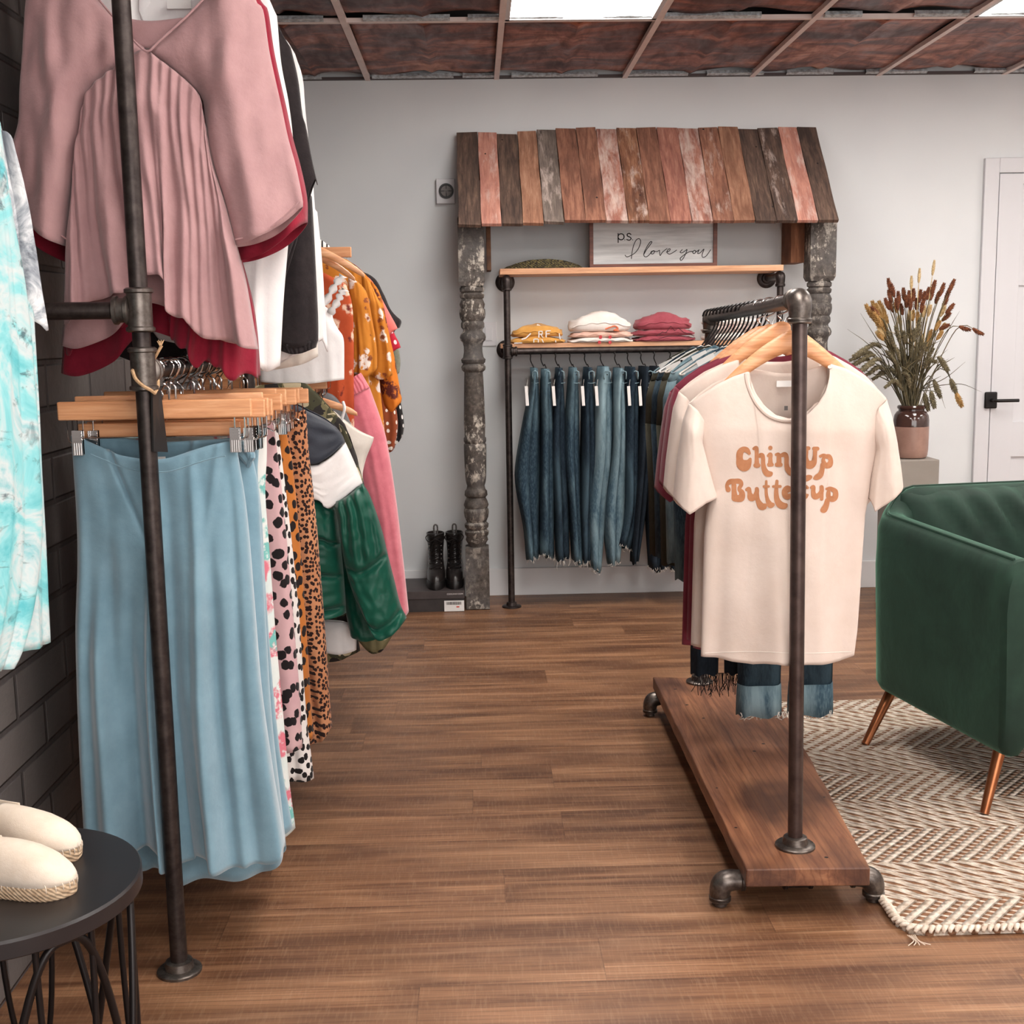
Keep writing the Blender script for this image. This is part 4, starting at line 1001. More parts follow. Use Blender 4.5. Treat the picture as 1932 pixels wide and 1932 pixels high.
# ================================================================ cloth building
def rs(poly, n, sm=True):
    P = [Vector((p[0], p[1], 0)) for p in poly]
    return resample(catmull(P, 6) if (sm and len(P) > 2) else P, n)
def mkfold(seed, n=9, amp=.012, v0=0.0, grow=1.0, w=(.018, .05), drift=.12, wr=.15, base=.25):
    r = random.Random(seed); L = []
    for i in range(n):
        L.append(((i+r.uniform(.1, .9))/n, r.uniform(-drift, drift), r.uniform(*w), r.choice((1, 1, -.8))*r.uniform(.4, 1), r.uniform(-.1, .45)))
    def f(u, v):
        k = base+(1-base)*max(0, (v-v0)/(1-v0))**grow; s = 0
        for c, d, ww, a, st in L:
            q = (u-c-d*v)/(ww*(1+.6*v)); s += a*math.exp(-q*q)*min(1, max(0, (v-st)*4+.5))
        return amp*k*s+wr*amp*noise.noise(Vector((u*9, v*7, seed*1.7)))
    return f
def pleat(seed, k=14, amp=.006, a1=.012, jit=.6):
    def f(u, v):
        q = noise.noise(Vector((u*5, v*1.5, seed)))
        return (amp+(a1-amp)*v)*(math.sin(2*PI*k*u+q*jit*6)+.5*math.sin(2*PI*k*.43*u+q*5+1))
    return f
def addf(*F_): return lambda u, v: sum(f(u, v) for f in F_)
def coons(top, bot, left, right, nu, nv, sm=True):
    T = rs(top, nu, sm); B = rs(bot, nu, sm)
    L = rs([top[0]]+list(left or [])+[bot[0]], nv, sm); R_ = rs([top[-1]]+list(right or [])+[bot[-1]], nv, sm)
    G = []
    for j in range(nv):
        v = j/(nv-1); row = []
        for i in range(nu):
            u = i/(nu-1)
            p = L[j]*(1-u)+R_[j]*u+T[i]*(1-v)+B[i]*v-((T[0]*(1-u)+T[-1]*u)*(1-v)+(B[0]*(1-u)+B[-1]*u)*v)
            row.append((p.x, p.y))
        G.append(row)
    return G
def cloth(name, mat, par, y, top, bot, left=None, right=None, th=.03, fold=None, nu=44, nv=46, btop=None, bbot=None, gap=.35, gapb=1.0, sm=True, plane=None, back=True, e=.5, solid=.0016, ys=None, au=False):
    """front and back cloth sheets meeting at the side seams, traced outlines placed at their own depth"""
    s = MB(); N = plane[1] if plane else Vector((0, 1, 0))
    if N.y < 0: N = -N
    def P(px, py): return UN(px, py, plane[0], plane[1]) if plane else U(px, py, y)
    def env(u, v):
        b = max(0, 1-(2*u-1)**2)**e
        return b, (gap+(1-gap)*min(1, v/.22))*(1-(1-gapb)*max(0, (v-.75)/.25))
    G = coons(top, bot, left, right, nu, nv, sm); rows = []
    xs_ = [p[0] for r_ in G for p in r_]; ys_ = [p[1] for r_ in G for p in r_]; X0_, X1_, Y0_, Y1_ = min(xs_), max(xs_), min(ys_), max(ys_)
    def AU(p, u, v): return ((p[0]-X0_)/(X1_-X0_), max(0, (p[1]-Y0_)/(Y1_-Y0_))) if au else (u, v)
    for j in range(nv):
        row = []
        for i in range(nu):
            u, v = i/(nu-1), j/(nv-1); fu, fv = AU(G[j][i], u, v); b, _ = env(u, v); g_ = env(.5, fv)[1]; ed = min(1, b*1.6)
            o = th*b*g_+(fold(fu, fv)*ed if fold else 0)
            row.append(P(*G[j][i])-N*o+(N*ys(u, v) if ys else Vector((0, 0, 0))))
        rows.append(row)
    s.grid(rows)
    if back:
        G2 = coons(btop or top, bbot or bot, left if not (btop or bbot) else left, right, nu, nv, sm); rows = []
        for j in range(nv):
            row = []
            for i in range(nu):
                u, v = i/(nu-1), j/(nv-1); fu, fv = AU(G2[j][i], u, v); b, _ = env(u, v); g_ = env(.5, fv)[1]; ed = min(1, b*1.6)
                o = th*b*g_+(fold(1-fu, fv)*.8*ed if fold else 0)
                row.append(P(*G2[j][i])+N*o+(N*ys(u, v) if ys else Vector((0, 0, 0))))
            rows.append(row)
        s.grid(rows, True)
    return part(name, s, mat, par, merge=.0004, ang=0, solid=solid)
# ---------------------------------------------------------------- hangers
hw1 = wood('hanger_maple', (196, 132, 88), (222, 160, 114), (236, 184, 142), 0, 12, .35, 26, .1)
M_chrome = M('polished_chrome', (196, 192, 190), rough=.12, metal=1)
M_blk_pl = M('black_hanger_wire', (28, 23, 23), rough=.35, metal=.5)
def hook_pts(cx, cy, z0, zr, r=.017, side=1):
    P = [(cx, cy, z0), (cx, cy, z0+(zr-z0)*.30), (cx-side*.010, cy, z0+(zr-z0)*.52), (cx+side*.012, cy, zr-r*.9), (cx+side*(r+.004), cy, zr+.004)]
    for k in range(1, 7):
        a = PI*k/6*.92; P.append((cx+side*(r+.004)*math.cos(a), cy, zr+.004+(r+.001)*math.sin(a)))
    return P
def clip_hanger(x, y, zb, zr, label, group, rz=0, tilt=0, w_=.385, clips=True):
    t = thing('clip_hanger', label, 'hanger', (x, y, zb), group)
    R = Matrix.Rotation(rz, 3, 'Z') @ Matrix.Rotation(-tilt, 3, 'Y'); c = Vector((x, y, zb))
    part('bar', MB().box(c, (w_, .013, .037), R), hw1, t, smooth=False, bev=.003)
    s = MB(); s.tube([Vector((x, y, zb))+R @ Vector((0, 0, .012))]+[Vector(p) for p in hook_pts(x, y, zb+.03, zr)], .0023, 7, 3); part('hook', s, M_chrome, t)
    s = MB()
    for sx in (-1, 1):
        a = [c+R @ Vector((sx*q, 0, z)) for q, z in ((w_/2-.016, -.016), (w_/2-.016, -.055), (w_/2-.022, -.064), (w_/2-.03, -.060), (w_/2-.04, -.055))]
        s.tube(a, .0014, 6, 3); s.tube([c+R @ Vector((sx*(w_/2-.036), 0, -.016)), c+R @ Vector((sx*(w_/2-.036), 0, -.05))], .0014, 6)
    s.tube([c+R @ Vector((-w_/2+.036, 0, -.055)), c+R @ Vector((w_/2-.036, 0, -.055))], .0014, 6)
    part('clip_wire', s, M_chrome, t)
    if clips:
        for sx in (-1, 1):
            s = MB(); q = Vector((sx*(w_/2-.036), 0, -.058))
            s.box(c+R @ (q+Vector((0, -.006, -.006))), (.02, .003, .05), R).box(c+R @ (q+Vector((0, .006, -.006))), (.02, .003, .05), R)
            for k in range(4): s.box(c+R @ (q+Vector((-.0066+.0044*k, -.008, -.018))), (.0018, .002, .024), R)
            for k in range(3): s.box(c+R @ (q+Vector((0, -.008, .002+.006*k))), (.018, .002, .002), R)
            part('clip', s, M_chrome, t, smooth=False)
    return t
def bow_hanger(x, y, z, zr, label, group=None, W_=.40, rz=0, drop=.085, tilt=0, mat=None, hh=.019):
    t = thing('wooden_hanger', label, 'hanger', (x, y, z), group); R = Matrix.Rotation(rz, 3, 'Z') @ Matrix.Rotation(-tilt, 3, 'Y'); c = Vector((x, y, z))
    s = MB(); G = []; n = 28
    for i in range(n+1):
        u = -1+2*i/n; zz = -drop*abs(u)**1.35-.010*abs(u)**6; h = hh*(1-.5*abs(u)); th = .0065*(1-.2*abs(u)); yy = .010*abs(u)**2
        if abs(u) > .97: h *= .6
        G.append([c+R @ Vector((u*W_/2, yy+th*math.cos(2*PI*k/12), zz+h*math.sin(2*PI*k/12))) for k in range(12)])
    s.rings(G); part('body', s, mat or hw1, t)
    s = MB(); s.tube(hook_pts(x, y, z+.012, zr), .002, 8, 3); part('hook', s, M_chrome, t)
    return t
# ---------------------------------------------------------------- fabric materials
F_pink = fabric('dusty_rose_crepe', (166, 128, 130), (180, 142, 143), 10, sheen=.3, crease=45)
F_crim = fabric('crimson_chiffon', (128, 22, 44), (150, 32, 54), 12, crease=40)
F_blue = fabric('dusty_blue_suede', (108, 142, 158), (126, 160, 176), 9, sheen=.6, crease=18)
F_white = fabric('white_cotton', (226, 222, 222), (236, 233, 232), 8)
F_offw = fabric('ivory_gauze', (214, 204, 194), (230, 222, 212), 14)
F_black = fabric('black_knit', (30, 24, 26), (42, 35, 36), 30, crease=60)
F_cream = fabric('cream_jersey', (212, 194, 182), (220, 204, 194), 8, crease=16)
F_mar = fabric('maroon_jersey', (118, 46, 62), (134, 56, 72), 12, crease=20)
F_pinkc = fabric('pink_corduroy', (200, 104, 118), (216, 122, 134), 22, sheen=.5)
F_navy = fabric('navy_nylon', (40, 44, 54), (52, 57, 68), 10, rough=.5, weave=1400)
F_wnyl = fabric('white_nylon', (222, 218, 216), (234, 231, 230), 7, rough=.5, weave=1400)
F_gnyl = fabric('green_nylon', (5, 66, 52), (10, 84, 66), 6, rough=.36, weave=1400)
F_tag = M('white_card', (228, 225, 222), rough=.6)
def tiedye():
    t = NT('aqua_tie_dye'); v = t.map((1, 1, 1))
    n = t.noise(5.5, 5, .62, v, 1.6); n2 = t.noise(9, 5, .65, t.map((1, 1, 1.6), loc=(3, 1, 2)), 1.8)
    col = t.ramp(n, [(.32, (92, 182, 190)), (.44, (138, 206, 210)), (.54, (202, 212, 213)), (.66, (104, 186, 194))])
    col = t.mix(t.ramp(n2, [(.57, 0.0), (.68, .85)]), col, (66, 84, 92))
    t.set('Base Color', col); t.set('Roughness', .9); t.bump(t.noise(25, 4), .4, .004); return t.m
def tiegrey():
    t = NT('grey_tie_dye'); n2 = t.noise(7, 5, .65, t.map((1, 1, 1.6), loc=(3, 1, 2)), 1.8)
    t.set('Base Color', t.ramp(n2, [(.42, (224, 226, 228)), (.56, (160, 166, 174)), (.68, (96, 102, 110))])); t.set('Roughness', .9); return t.m
F_td, F_tg = tiedye(), tiegrey()
F_wflor = florals('white_floral', (226, 226, 222), (206, 222, 220), [((214, 120, 134), 1.0, .42), ((120, 188, 182), 1.3, .38)], 11)
F_pspot = spots('rose_spotted', (196, 158, 162), (26, 20, 22), 30, .36, (206, 170, 172), wob=.3)
F_wspot = spots('white_spotted', (226, 220, 216), (24, 19, 20), 40, .36, wob=.3)
F_ospot = spots('ochre_spotted', (176, 104, 44), (26, 18, 18), 30, .36, (190, 116, 52), wob=.25)
F_leop = spots('fine_leopard', (184, 124, 86), (40, 22, 20), 85, .40, (198, 140, 102), wob=.4)
F_must = florals('mustard_floral', (184, 112, 34), (200, 128, 46), [((228, 214, 204), 1.0, .40), ((130, 70, 40), 1.4, .25)], 15)
F_rustf = florals('rust_floral', (164, 66, 34), (184, 80, 44), [((226, 190, 166), 1.0, .30), ((110, 40, 34), 1.2, .26)], 13)
F_oleaf = florals('orange_leaf', (198, 110, 32), (210, 124, 42), [((92, 40, 34), .9, .46)], 13)
F_coral = fabric('coral_cotton', (206, 98, 92), (220, 116, 108), 12)
F_reddot = spots('red_dotted', (172, 26, 48), (228, 206, 206), 26, .20, wob=0, jitter=.4)
F_brdot = spots('brown_polka', (140, 66, 34), (232, 222, 212), 26, .20, wob=0, jitter=.5)
F_bkdot = spots('black_polka', (28, 23, 24), (232, 228, 224), 26, .22, wob=0, jitter=.5)
F_mesh = fabric('olive_mesh', (112, 112, 96), (138, 136, 118), 60)
def camo():
    t = NT('camouflage'); a = t.noise(11, 2, .5, None, .8); b = t.noise(13, 2, .5, t.map(loc=(4, 5, 6)), .8)
    col = t.ramp(a, [(0, (62, 60, 40)), (.5, (112, 104, 72))], 'CONSTANT'); col = t.mix(t.math('GREATER_THAN', b, .54), col, (34, 28, 26))
    col = t.mix(t.math('LESS_THAN', b, .41), col, (186, 172, 142)); t.set('Base Color', col); t.set('Roughness', .85); t.bump(t.noise(28, 4), .5, .006); return t.m
F_camo = camo()
F_plaid = fabric('grey_denim', (90, 90, 92), (112, 112, 114), 40)
def denim(name, c, fade, loc, seed, amt=.8):
    t = NT(name); n = t.noise(3.4, 5, .6, t.map((2.2, 1.2, .7), loc=loc), .4); f = t.noise(220, 2, .6, t.map((1, 1, .25)))
    col = t.mix(t.ramp(n, [(.44, 0.0), (.62, amt)]), c, fade)
    col = t.mix(t.math('MULTIPLY', t.ramp(f, [(.45, 0.0), (.65, 1.0)]), .25), col, fade)
    t.set('Base Color', col); t.set('Roughness', .9); t.set('Specular IOR Level', .2)
    t.bump(t.math('ADD', t.math('MULTIPLY', t.noise(24, 4), .8), t.math('MULTIPLY', f, .3)), .5, .004); return t.m
F_dm = [denim('mid_wash_denim', (38, 56, 70), (106, 132, 142), (0, 0, 0), 1), denim('dark_wash_denim', (26, 38, 50), (70, 92, 104), (3, 1, 2), 2, .7),
        denim('light_wash_denim', (60, 84, 98), (138, 162, 170), (5, 2, 1), 3, .9), denim('ink_denim', (18, 25, 33), (46, 58, 70), (7, 2, 4), 4, .6), denim('olive_twill', (44, 42, 34), (72, 70, 58), (1, 2, 6), 5, .5)]
M_thread = M('frayed_thread', (214, 208, 200), rough=.9)
def label_tag(par, c, w_=.05, h=.02, name='neck_label', y=-.0):
    return part(name, MB().box(c, (w_, .0015, h)), F_tag, par, smooth=False)
# ================================================================ garments, upper left rail (nearest first)
def root(name, label, cat, px, py, y, group=None):
    c = U(px, py, y); return thing(name, label, cat, c[:], group)
GU = 'blouses and shirts on the near upper rail'
def batwing(y, mat, sh, label, nm, ruff=0, hemdy=0):
    """sh = (dx_right, dx_left, dy) how far this one peeks out round the one before"""
    dr, dl, dy = sh; t = root(nm, label, 'blouse', 290, 640, y, GU)
    def Lp(P): return [(a-dl if a < 270 else a+dr, b+dy) for a, b in P]
    seamL = [(185, 0), (212, 30), (250, 74), (277, 97), (245, 113), (199, 149), (172, 172), (166, 189), (159, 258), (142, 331), (132, 397)]
    fL = mkfold(7+ruff, 6, .026, w=(.04, .09), drift=.3, base=.25, wr=.35)
    # left sleeve: outer edge | seam
    cloth('sleeve', mat, t, y, [(62-dl, -75), (100, -92), (150, -100)], [(48-dl, 391+dy), (66-dl, 417+dy), (92-dl, 444+dy), (129, 466+dy)],
          [(50-dl, 0), (43-dl, 83), (39-dl, 160), (37-dl, 232), (22-dl, 295), (31-dl, 348)], seamL, th=.035, fold=fL, gap=.5, nu=40, nv=56, au=True)
    seamR = [(384, -2), (350, 33), (300, 78), (279, 97), (305, 116), (351, 152), (381, 185), (386, 215), (392, 265), (404, 315), (424, 381)]
    cloth('sleeve', mat, t, y, [(420, -100), (455, -90), (476, -70)], [(444, 466+dy), (490+dr*.5, 453+dy), (530+dr, 428+dy), (571+dr, 390+dy)],
          seamR, [(482+dr, 0), (496+dr, 20), (508+dr, 99), (530+dr, 199), (543+dr, 260), (558+dr, 315), (570+dr, 374)], th=.035, fold=mkfold(12+ruff, 6, .026, w=(.04, .09), drift=.3, base=.25, wr=.35), gap=.5, nu=40, nv=56, au=True)
    # gathered front body
    hem = [(126, 612), (150, 600), (179, 574), (214, 562), (248, 552), (262, 540), (276, 530), (300, 522), (321, 520), (325, 548), (329, 586), (344, 594), (358, 602), (366, 618), (384, 630), (410, 640), (440, 650), (487, 655)]
    hem = [(a, b+dy+hemdy+(ruff*11*math.sin(i*2.4)+(0 if ruff else 4*math.sin(i*1.9)))) for i, (a, b) in enumerate(hem)]
    hem = [(p.x, p.y+(ruff*7*math.sin(k*1.7)+(1-ruff)*2.5*math.sin(k*.9))) for k, p in enumerate(rs(hem, 46))]
    top = [(157, 262), (159, 225), (164, 190), (176, 168), (199, 149), (240, 116), (278, 99), (305, 116), (351, 152), (379, 183), (388, 225), (394, 268)]
    # hemline behind dips lower at both sides (high-low hem)
    cloth('gathered_body', mat, t, y-.012, top, hem, [(150, 300), (141, 331), (131, 430), (128, 500), (126, 563)], [(404, 315), (424, 381), (442, 446), (464-0+dr*.4, 530), (478+dr*.6, 610)],
          th=.045, fold=addf(pleat(3+ruff, 17, .0036, .0030, 1.0), mkfold(21+ruff, 9, .036, w=(.018, .05), drift=.05, base=.08, grow=1.2)), nu=150, nv=60, gap=.5, e=.35,
          back=False)
    bh = [(120, 648), (150, 654), (182, 646), (215, 632), (240, 616), (280, 570), (330, 580), (380, 618), (430, 640), (487, 653)]
    cloth('back_panel', mat, t, y+.03, [(157, 262), (199, 149), (278, 99), (351, 152), (394, 268)], [(a-(4 if a < 300 else 0)+(dr*.5 if a > 400 else 0), b+dy+hemdy*1.0+4) for a, b in bh], [(141, 331), (128, 464), (126, 563)], [(424, 381), (442, 446), (464, 530), (478+dr*.6, 610)],
          th=.03, fold=mkfold(31+ruff, 9, .018), back=False, nu=60, nv=40)
    cloth('back_yoke', mat, t, y+.035, [(150, -100), (280, -86), (420, -100)], [(245, 112), (278, 99), (305, 114)], [(185, 0), (215, 60)], [(384, 0), (340, 60)], th=.005, fold=None, back=False, nu=16, nv=16) if False else None
    return t
b1 = batwing(2.55, F_pink, (0, 0, 0), 'dusty rose batwing blouse with gathered front, hanging first on the upper left rail', 'blouse')
c = U(281, 76, 2.575); label_tag(b1, c, .052, .016)
s = MB(); s.tube([U(185, -2, 2.515), U(212, 30, 2.512), U(250, 74, 2.508), U(277.5, 97, 2.505), U(300, 78, 2.508), U(350, 33, 2.512), U(386, -4, 2.515)], .0022, 6, 3); part('neck_binding', s, F_pink, b1)
part('cuff_band', MB().tube([U(444, 452, 2.515), U(490, 440, 2.512), U(530, 414, 2.515), U(566, 380, 2.52)], .0018, 6, 4), F_pink, b1)
part('cuff_band', MB().tube([U(52, 378, 2.52), U(72, 404, 2.515), U(94, 430, 2.515), U(127, 452, 2.515)], .0018, 6, 4), F_pink, b1)
# inner cloth of the V: back of neck
cloth('neck_back', F_pink, b1, 2.575, [(212, 30), (280, 40), (350, 33)], [(255, 84), (278, 92), (300, 82)], None, None, th=.004, back=False, nu=12, nv=8)
batwing(2.66, F_crim, (9, -2, 30), 'crimson chiffon blouse with ruffled hem behind the dusty rose blouse', 'blouse', 1, 22)
def drape(nm, cat, label, mat, y, top, bot, left, right, group=GU, **k):
    t = root(nm, label, cat, (bot[0][0]+bot[-1][0])/2, max(b[1] for b in bot), y, group)
    cloth(k.pop('pn', 'body'), mat, t, y, top, bot, left, right, **k); return t
w1 = drape('white_shirt', 'shirt', 'white shirt between the crimson blouse and the black tee on the upper left rail', F_white, 2.73, [(150, -60), (240, -90), (330, -80), (420, -90), (490, -30), (522, 30)], [(300, 640), (380, 655), (470, 660), (500, 700), (528, 690)],
      [(140, 200), (200, 500)], [(530, 120), (545, 200), (553, 285), (548, 400), (535, 560)], th=.03, fold=mkfold(41, 6, .012), btop=None)
# collar seen inside the V neck
s = MB(); s.grid([[U(236, -20, 2.70), U(244, 30, 2.69), U(283, 66, 2.685), U(262, 20, 2.70), U(262, -20, 2.71)], [U(225, -25, 2.73), U(235, 20, 2.73), U(270, 60, 2.72), U(300, 20, 2.73), U(330, -25, 2.73)]])
part('collar', s, F_white, w1, solid=.002, ang=0)
label_tag(w1, U(338, 8, 2.69), .05, .018)
drape('black_tee', 'tee', 'black wide-sleeved tee whose pointed sleeve sticks out at the upper left rail', F_black, 2.83, [(180, -60), (330, -80), (480, -30), (530, 60), (548, 90)], [(180, 650), (260, 684), (300, 690), (336, 690), (354, 660), (385, 658), (440, 672), (520, 560), (589, 352), (599, 349)],
      [(160, 300)], [(562, 150), (570, 215), (577, 240), (588, 300)], th=.028, fold=mkfold(43, 7, .012))
k2 = drape('black_cardigan', 'sweater', 'black knit sweater with one long sleeve hanging down beside white shirts', F_black, 2.92, [(200, -40), (340, -60), (480, 0), (545, 90)], [(260, 662), (340, 662), (400, 656), (450, 668), (500, 540)],
      [(180, 300)], [(568, 200), (580, 330), (560, 450)], th=.025, fold=mkfold(44, 6, .012))
cloth('sleeve', F_black, k2, 2.895, [(530, 340), (556, 330), (588, 372)], [(527, 648), (560, 656), (600, 643)], [(524, 420), (525, 520), (526, 600)], [(592, 440), (595, 500), (598, 560), (600, 610)], th=.03, fold=mkfold(45, 4, .008, w=(.06, .14)), nu=26, nv=36, gap=.8)
cloth('cuff', F_black, k2, 2.895, [(527, 644), (560, 652), (600, 640)], [(531, 662), (560, 668), (596, 655)], None, None, th=.027, fold=pleat(2, 9, .002, .002), nu=40, nv=6, gap=1)
w2 = drape('white_shirt', 'shirt', 'long white shirt hanging behind the black sweater, outermost of the white shirts', F_white, 3.02, [(220, -20), (380, -40), (520, 60), (545, 104)], [(410, 662), (445, 688), (500, 694), (560, 668), (606, 640), (618, 664)],
      [(240, 400)], [(560, 115), (571, 150), (575, 200), (582, 270), (590, 345), (596, 420), (604, 490), (611, 560)], th=.03, fold=mkfold(46, 7, .014), nu=54)
cloth('sleeve', F_white, w2, 2.985, [(552, 380), (575, 375), (598, 400)], [(470, 668), (520, 684), (565, 664), (609, 640)], [(520, 520), (490, 600)], [(606, 480), (611, 560)], th=.02, fold=mkfold(47, 5, .010), nu=30, nv=30)
drape('gauze_shirt', 'shirt', 'off-white gauze shirt showing in the gap left of the black sleeve', F_offw, 3.12, [(250, 0), (400, -10), (520, 120), (560, 200)], [(380, 660), (440, 664), (480, 698), (560, 690), (600, 672)], [(260, 400)], [(580, 400), (596, 600)], th=.028, fold=mkfold(48, 6, .012))
# ---- far upper rail
GF = 'dresses and tops on the far upper rail'
YS = 3.72
tk = drape('white_tank_top', 'top', 'white sleeveless top with ruffled shoulder straps on the far upper rail', F_white, YS, [(480, 600), (540, 590), (600, 575), (626, 588)], [(490, 720), (560, 725), (649, 716)], [(485, 650)], [(629, 605), (638, 622), (648, 640), (649, 690)], th=.035, fold=mkfold(50, 5, .010), group=GF, nu=36, nv=30)
for a, b in (((622, 592), (654, 546)), ((600, 590), (650, 520))):
    s = MB(); G_ = []
    for k in range(13):
        u = k/12; q = U(a[0]+(b[0]-a[0])*u+3*math.sin(u*5), a[1]+(b[1]-a[1])*u-12*math.sin(PI*u)*.6, YS-.02); wv = .010+.004*math.sin(u*26)
        G_.append([q+Vector((-.8*wv, .006*math.sin(u*22), wv*.5)), q+Vector((0, -.004, 0)), q+Vector((.9*wv, .008*math.cos(u*24), -wv*.5))])
    s.grid(G_); part('ruffled_strap', s, F_white, tk, solid=.0016, ang=0)
for k_, (x0, y0, x1, y1) in enumerate(((600, 490, 688, 540), (598, 505, 670, 560))):
    a, b = U(x0, y0, YS+.03*k_), U(x1, y1, YS+.03*k_)
    c_ = Vector((LX, YS+.03*k_, 1.60-.03*k_))
    hh = bow_hanger(LX+.03, YS+.03*k_, a.z+.035+(LX+.03-a.x)*(a.z-b.z)/(b.x-a.x)*-.5, 1.70, ('contoured wooden hanger', 'lower contoured wooden hanger')[k_]+' poking out right of the white shirts on the far upper rail', 'wooden hangers on the far upper rail', W_=2*(b.x-LX-.03), drop=.12)
def dress(nm, cat, label, mat, y, top, bot, left, right, **k): return drape(nm, cat, label, mat, y, top, bot, left, right, group=GF, **k)
dress('rust_floral_dress', 'dress', 'rust red floral dress just right of the white tank top', F_rustf, 4.02, [(520, 520), (570, 490), (606, 512), (652, 536)], [(530, 860), (600, 866), (664, 858)], [(520, 700)], [(664, 575), (667, 640), (667, 720), (668, 800)], th=.03, fold=mkfold(51, 7, .014), nu=50, nv=30)
m1 = dress('mustard_floral_dress', 'dress', 'mustard floral dress with white blossoms, nearer of two alike', F_must, 4.14, [(550, 510), (620, 492), (658, 520), (682, 538)], [(610, 815), (670, 826), (706, 818)], [(560, 640)], [(689, 570), (690, 620), (694, 700), (700, 760)], th=.03, fold=mkfold(52, 7, .014), nu=50, nv=30)
cloth('flutter_sleeve', F_must, m1, 4.10, [(657, 522), (672, 530), (688, 545)], [(664, 702), (690, 711), (711, 697)], [(660, 560), (664, 620), (665, 660)], [(695, 565), (702, 604), (708, 637), (711, 670)], th=.03, fold=mkfold(53, 4, .016, w=(.05, .12)), nu=24, nv=28)
m2 = dress('mustard_floral_dress', 'dress', 'mustard floral dress with white blossoms, the further one to the right', F_must, 4.30, [(570, 500), (640, 486), (676, 508), (704, 545)], [(640, 846), (700, 852), (729, 846)], [(570, 640)], [(712, 600), (714, 700), (722, 780)], th=.03, fold=mkfold(54, 7, .014), nu=50, nv=30)
cloth('flutter_sleeve', F_must, m2, 4.26, [(682, 516), (697, 532), (706, 550)], [(698, 706), (720, 716), (740, 708)], [(688, 580), (700, 640)], [(716, 570), (724, 588), (730, 627), (737, 668)], th=.03, fold=mkfold(55, 4, .016, w=(.05, .12)), nu=24, nv=28)
m3 = dress('orange_leaf_dress', 'dress', 'orange dress with brown leaf print and a puffed long sleeve', F_oleaf, 4.44, [(600, 490), (660, 494), (700, 530), (714, 548)], [(640, 850), (690, 856), (722, 850)], [(600, 640)], [(720, 620), (718, 760)], th=.03, fold=mkfold(56, 6, .012), nu=40, nv=30)
cloth('puffed_sleeve', F_oleaf, m3, 4.41, [(700, 530), (712, 545), (722, 570)], [(726, 766), (740, 776), (752, 764)], [(706, 600), (716, 690), (720, 740)], [(734, 630), (745, 680), (755, 740), (758, 755)], th=.035, fold=mkfold(57, 4, .012, w=(.05, .12)), nu=24, nv=28)
dress('coral_top', 'top', 'coral pink top with short sleeve near the end of the far rail', F_coral, 4.58, [(620, 500), (690, 520), (716, 556)], [(640, 700), (700, 690), (735, 632), (750, 620)], [(620, 600)], [(734, 590), (744, 608)], th=.028, fold=mkfold(58, 5, .010), nu=30, nv=24)
dress('red_dotted_top', 'top', 'crimson top with small white dots peeking below the coral sleeve', F_reddot, 4.68, [(630, 510), (700, 530), (728, 590)], [(640, 700), (700, 706), (741, 664), (756, 656)], [(630, 600)], [(744, 630), (752, 645)], th=.025, fold=mkfold(59, 5, .010), nu=30, nv=24)
dress('black_blouse', 'blouse', 'black blouse whose shoulder is the farthest dark edge on the rail', F_black, 4.78, [(640, 500), (700, 520), (722, 552), (736, 585)], [(650, 690), (720, 690), (742, 628), (754, 618)], [(640, 600)], [(748, 597), (757, 606)], th=.028, fold=mkfold(60, 5, .010), nu=30, nv=24)
dress('olive_mesh_top', 'top', 'grey green mesh top hanging just below the red dotted sleeve', F_mesh, 4.86, [(640, 520), (700, 540), (730, 600)], [(650, 720), (710, 722), (742, 712), (753, 703)], [(640, 620)], [(748, 640), (755, 680)], th=.02, fold=mkfold(61, 5, .010), nu=30, nv=24)
dress('brown_polka_dress', 'dress', 'brown polka dot dress cuff below the orange leaf sleeve', F_brdot, 4.94, [(650, 530), (700, 560), (726, 640)], [(660, 846), (710, 852), (735, 853), (744, 846)], [(650, 700)], [(738, 720), (750, 790), (748, 825)], th=.025, fold=mkfold(62, 5, .010), nu=30, nv=24)
dress('black_polka_dress', 'dress', 'black dress with large white dots, last on the far rail', F_bkdot, 5.04, [(660, 540), (705, 560), (730, 640)], [(670, 838), (720, 842), (748, 838), (760, 820)], [(660, 700)], [(746, 720), (757, 765), (762, 800)], th=.025, fold=mkfold(63, 5, .010), nu=30, nv=24)
bow_hanger(LX+.03, 4.44, 1.575, 1.70, 'wooden hanger of the orange leaf dress, mostly hidden by the dresses', 'wooden hangers on the far upper rail', W_=.40, drop=.09)
# striped shoulder and clip hanger at the far end
clip_hanger(U(590, 476, 4.53).x, 4.53, U(640, 476, 4.53).z, 1.70, 'wooden clip hanger standing clear against the grey wall above the dresses', 'clip hangers on the far upper rail', w_=2*(U(663, 476, 4.53).x-U(590, 476, 4.53).x))
def stripes():
    t = NT('zebra_stripe'); n = t.noise(5, 3); X = t.xyz(); f = t.math('SINE', t.math('ADD', t.math('MULTIPLY', X[0], 330.0), t.math('MULTIPLY', n, 14.0)))
    t.set('Base Color', t.ramp(f, [(.45, (232, 226, 222)), (.55, (30, 24, 24))])); t.set('Roughness', .9); return t.m
dress('striped_top', 'top', 'black and white striped top shoulder above the far clip hanger', stripes(), 4.66, [(560, 452), (590, 448), (606, 453), (617, 461)], [(560, 560), (600, 562), (624, 560)], [(560, 500)], [(622, 467), (624, 500)], th=.02, fold=mkfold(64, 4, .006), nu=24, nv=20)
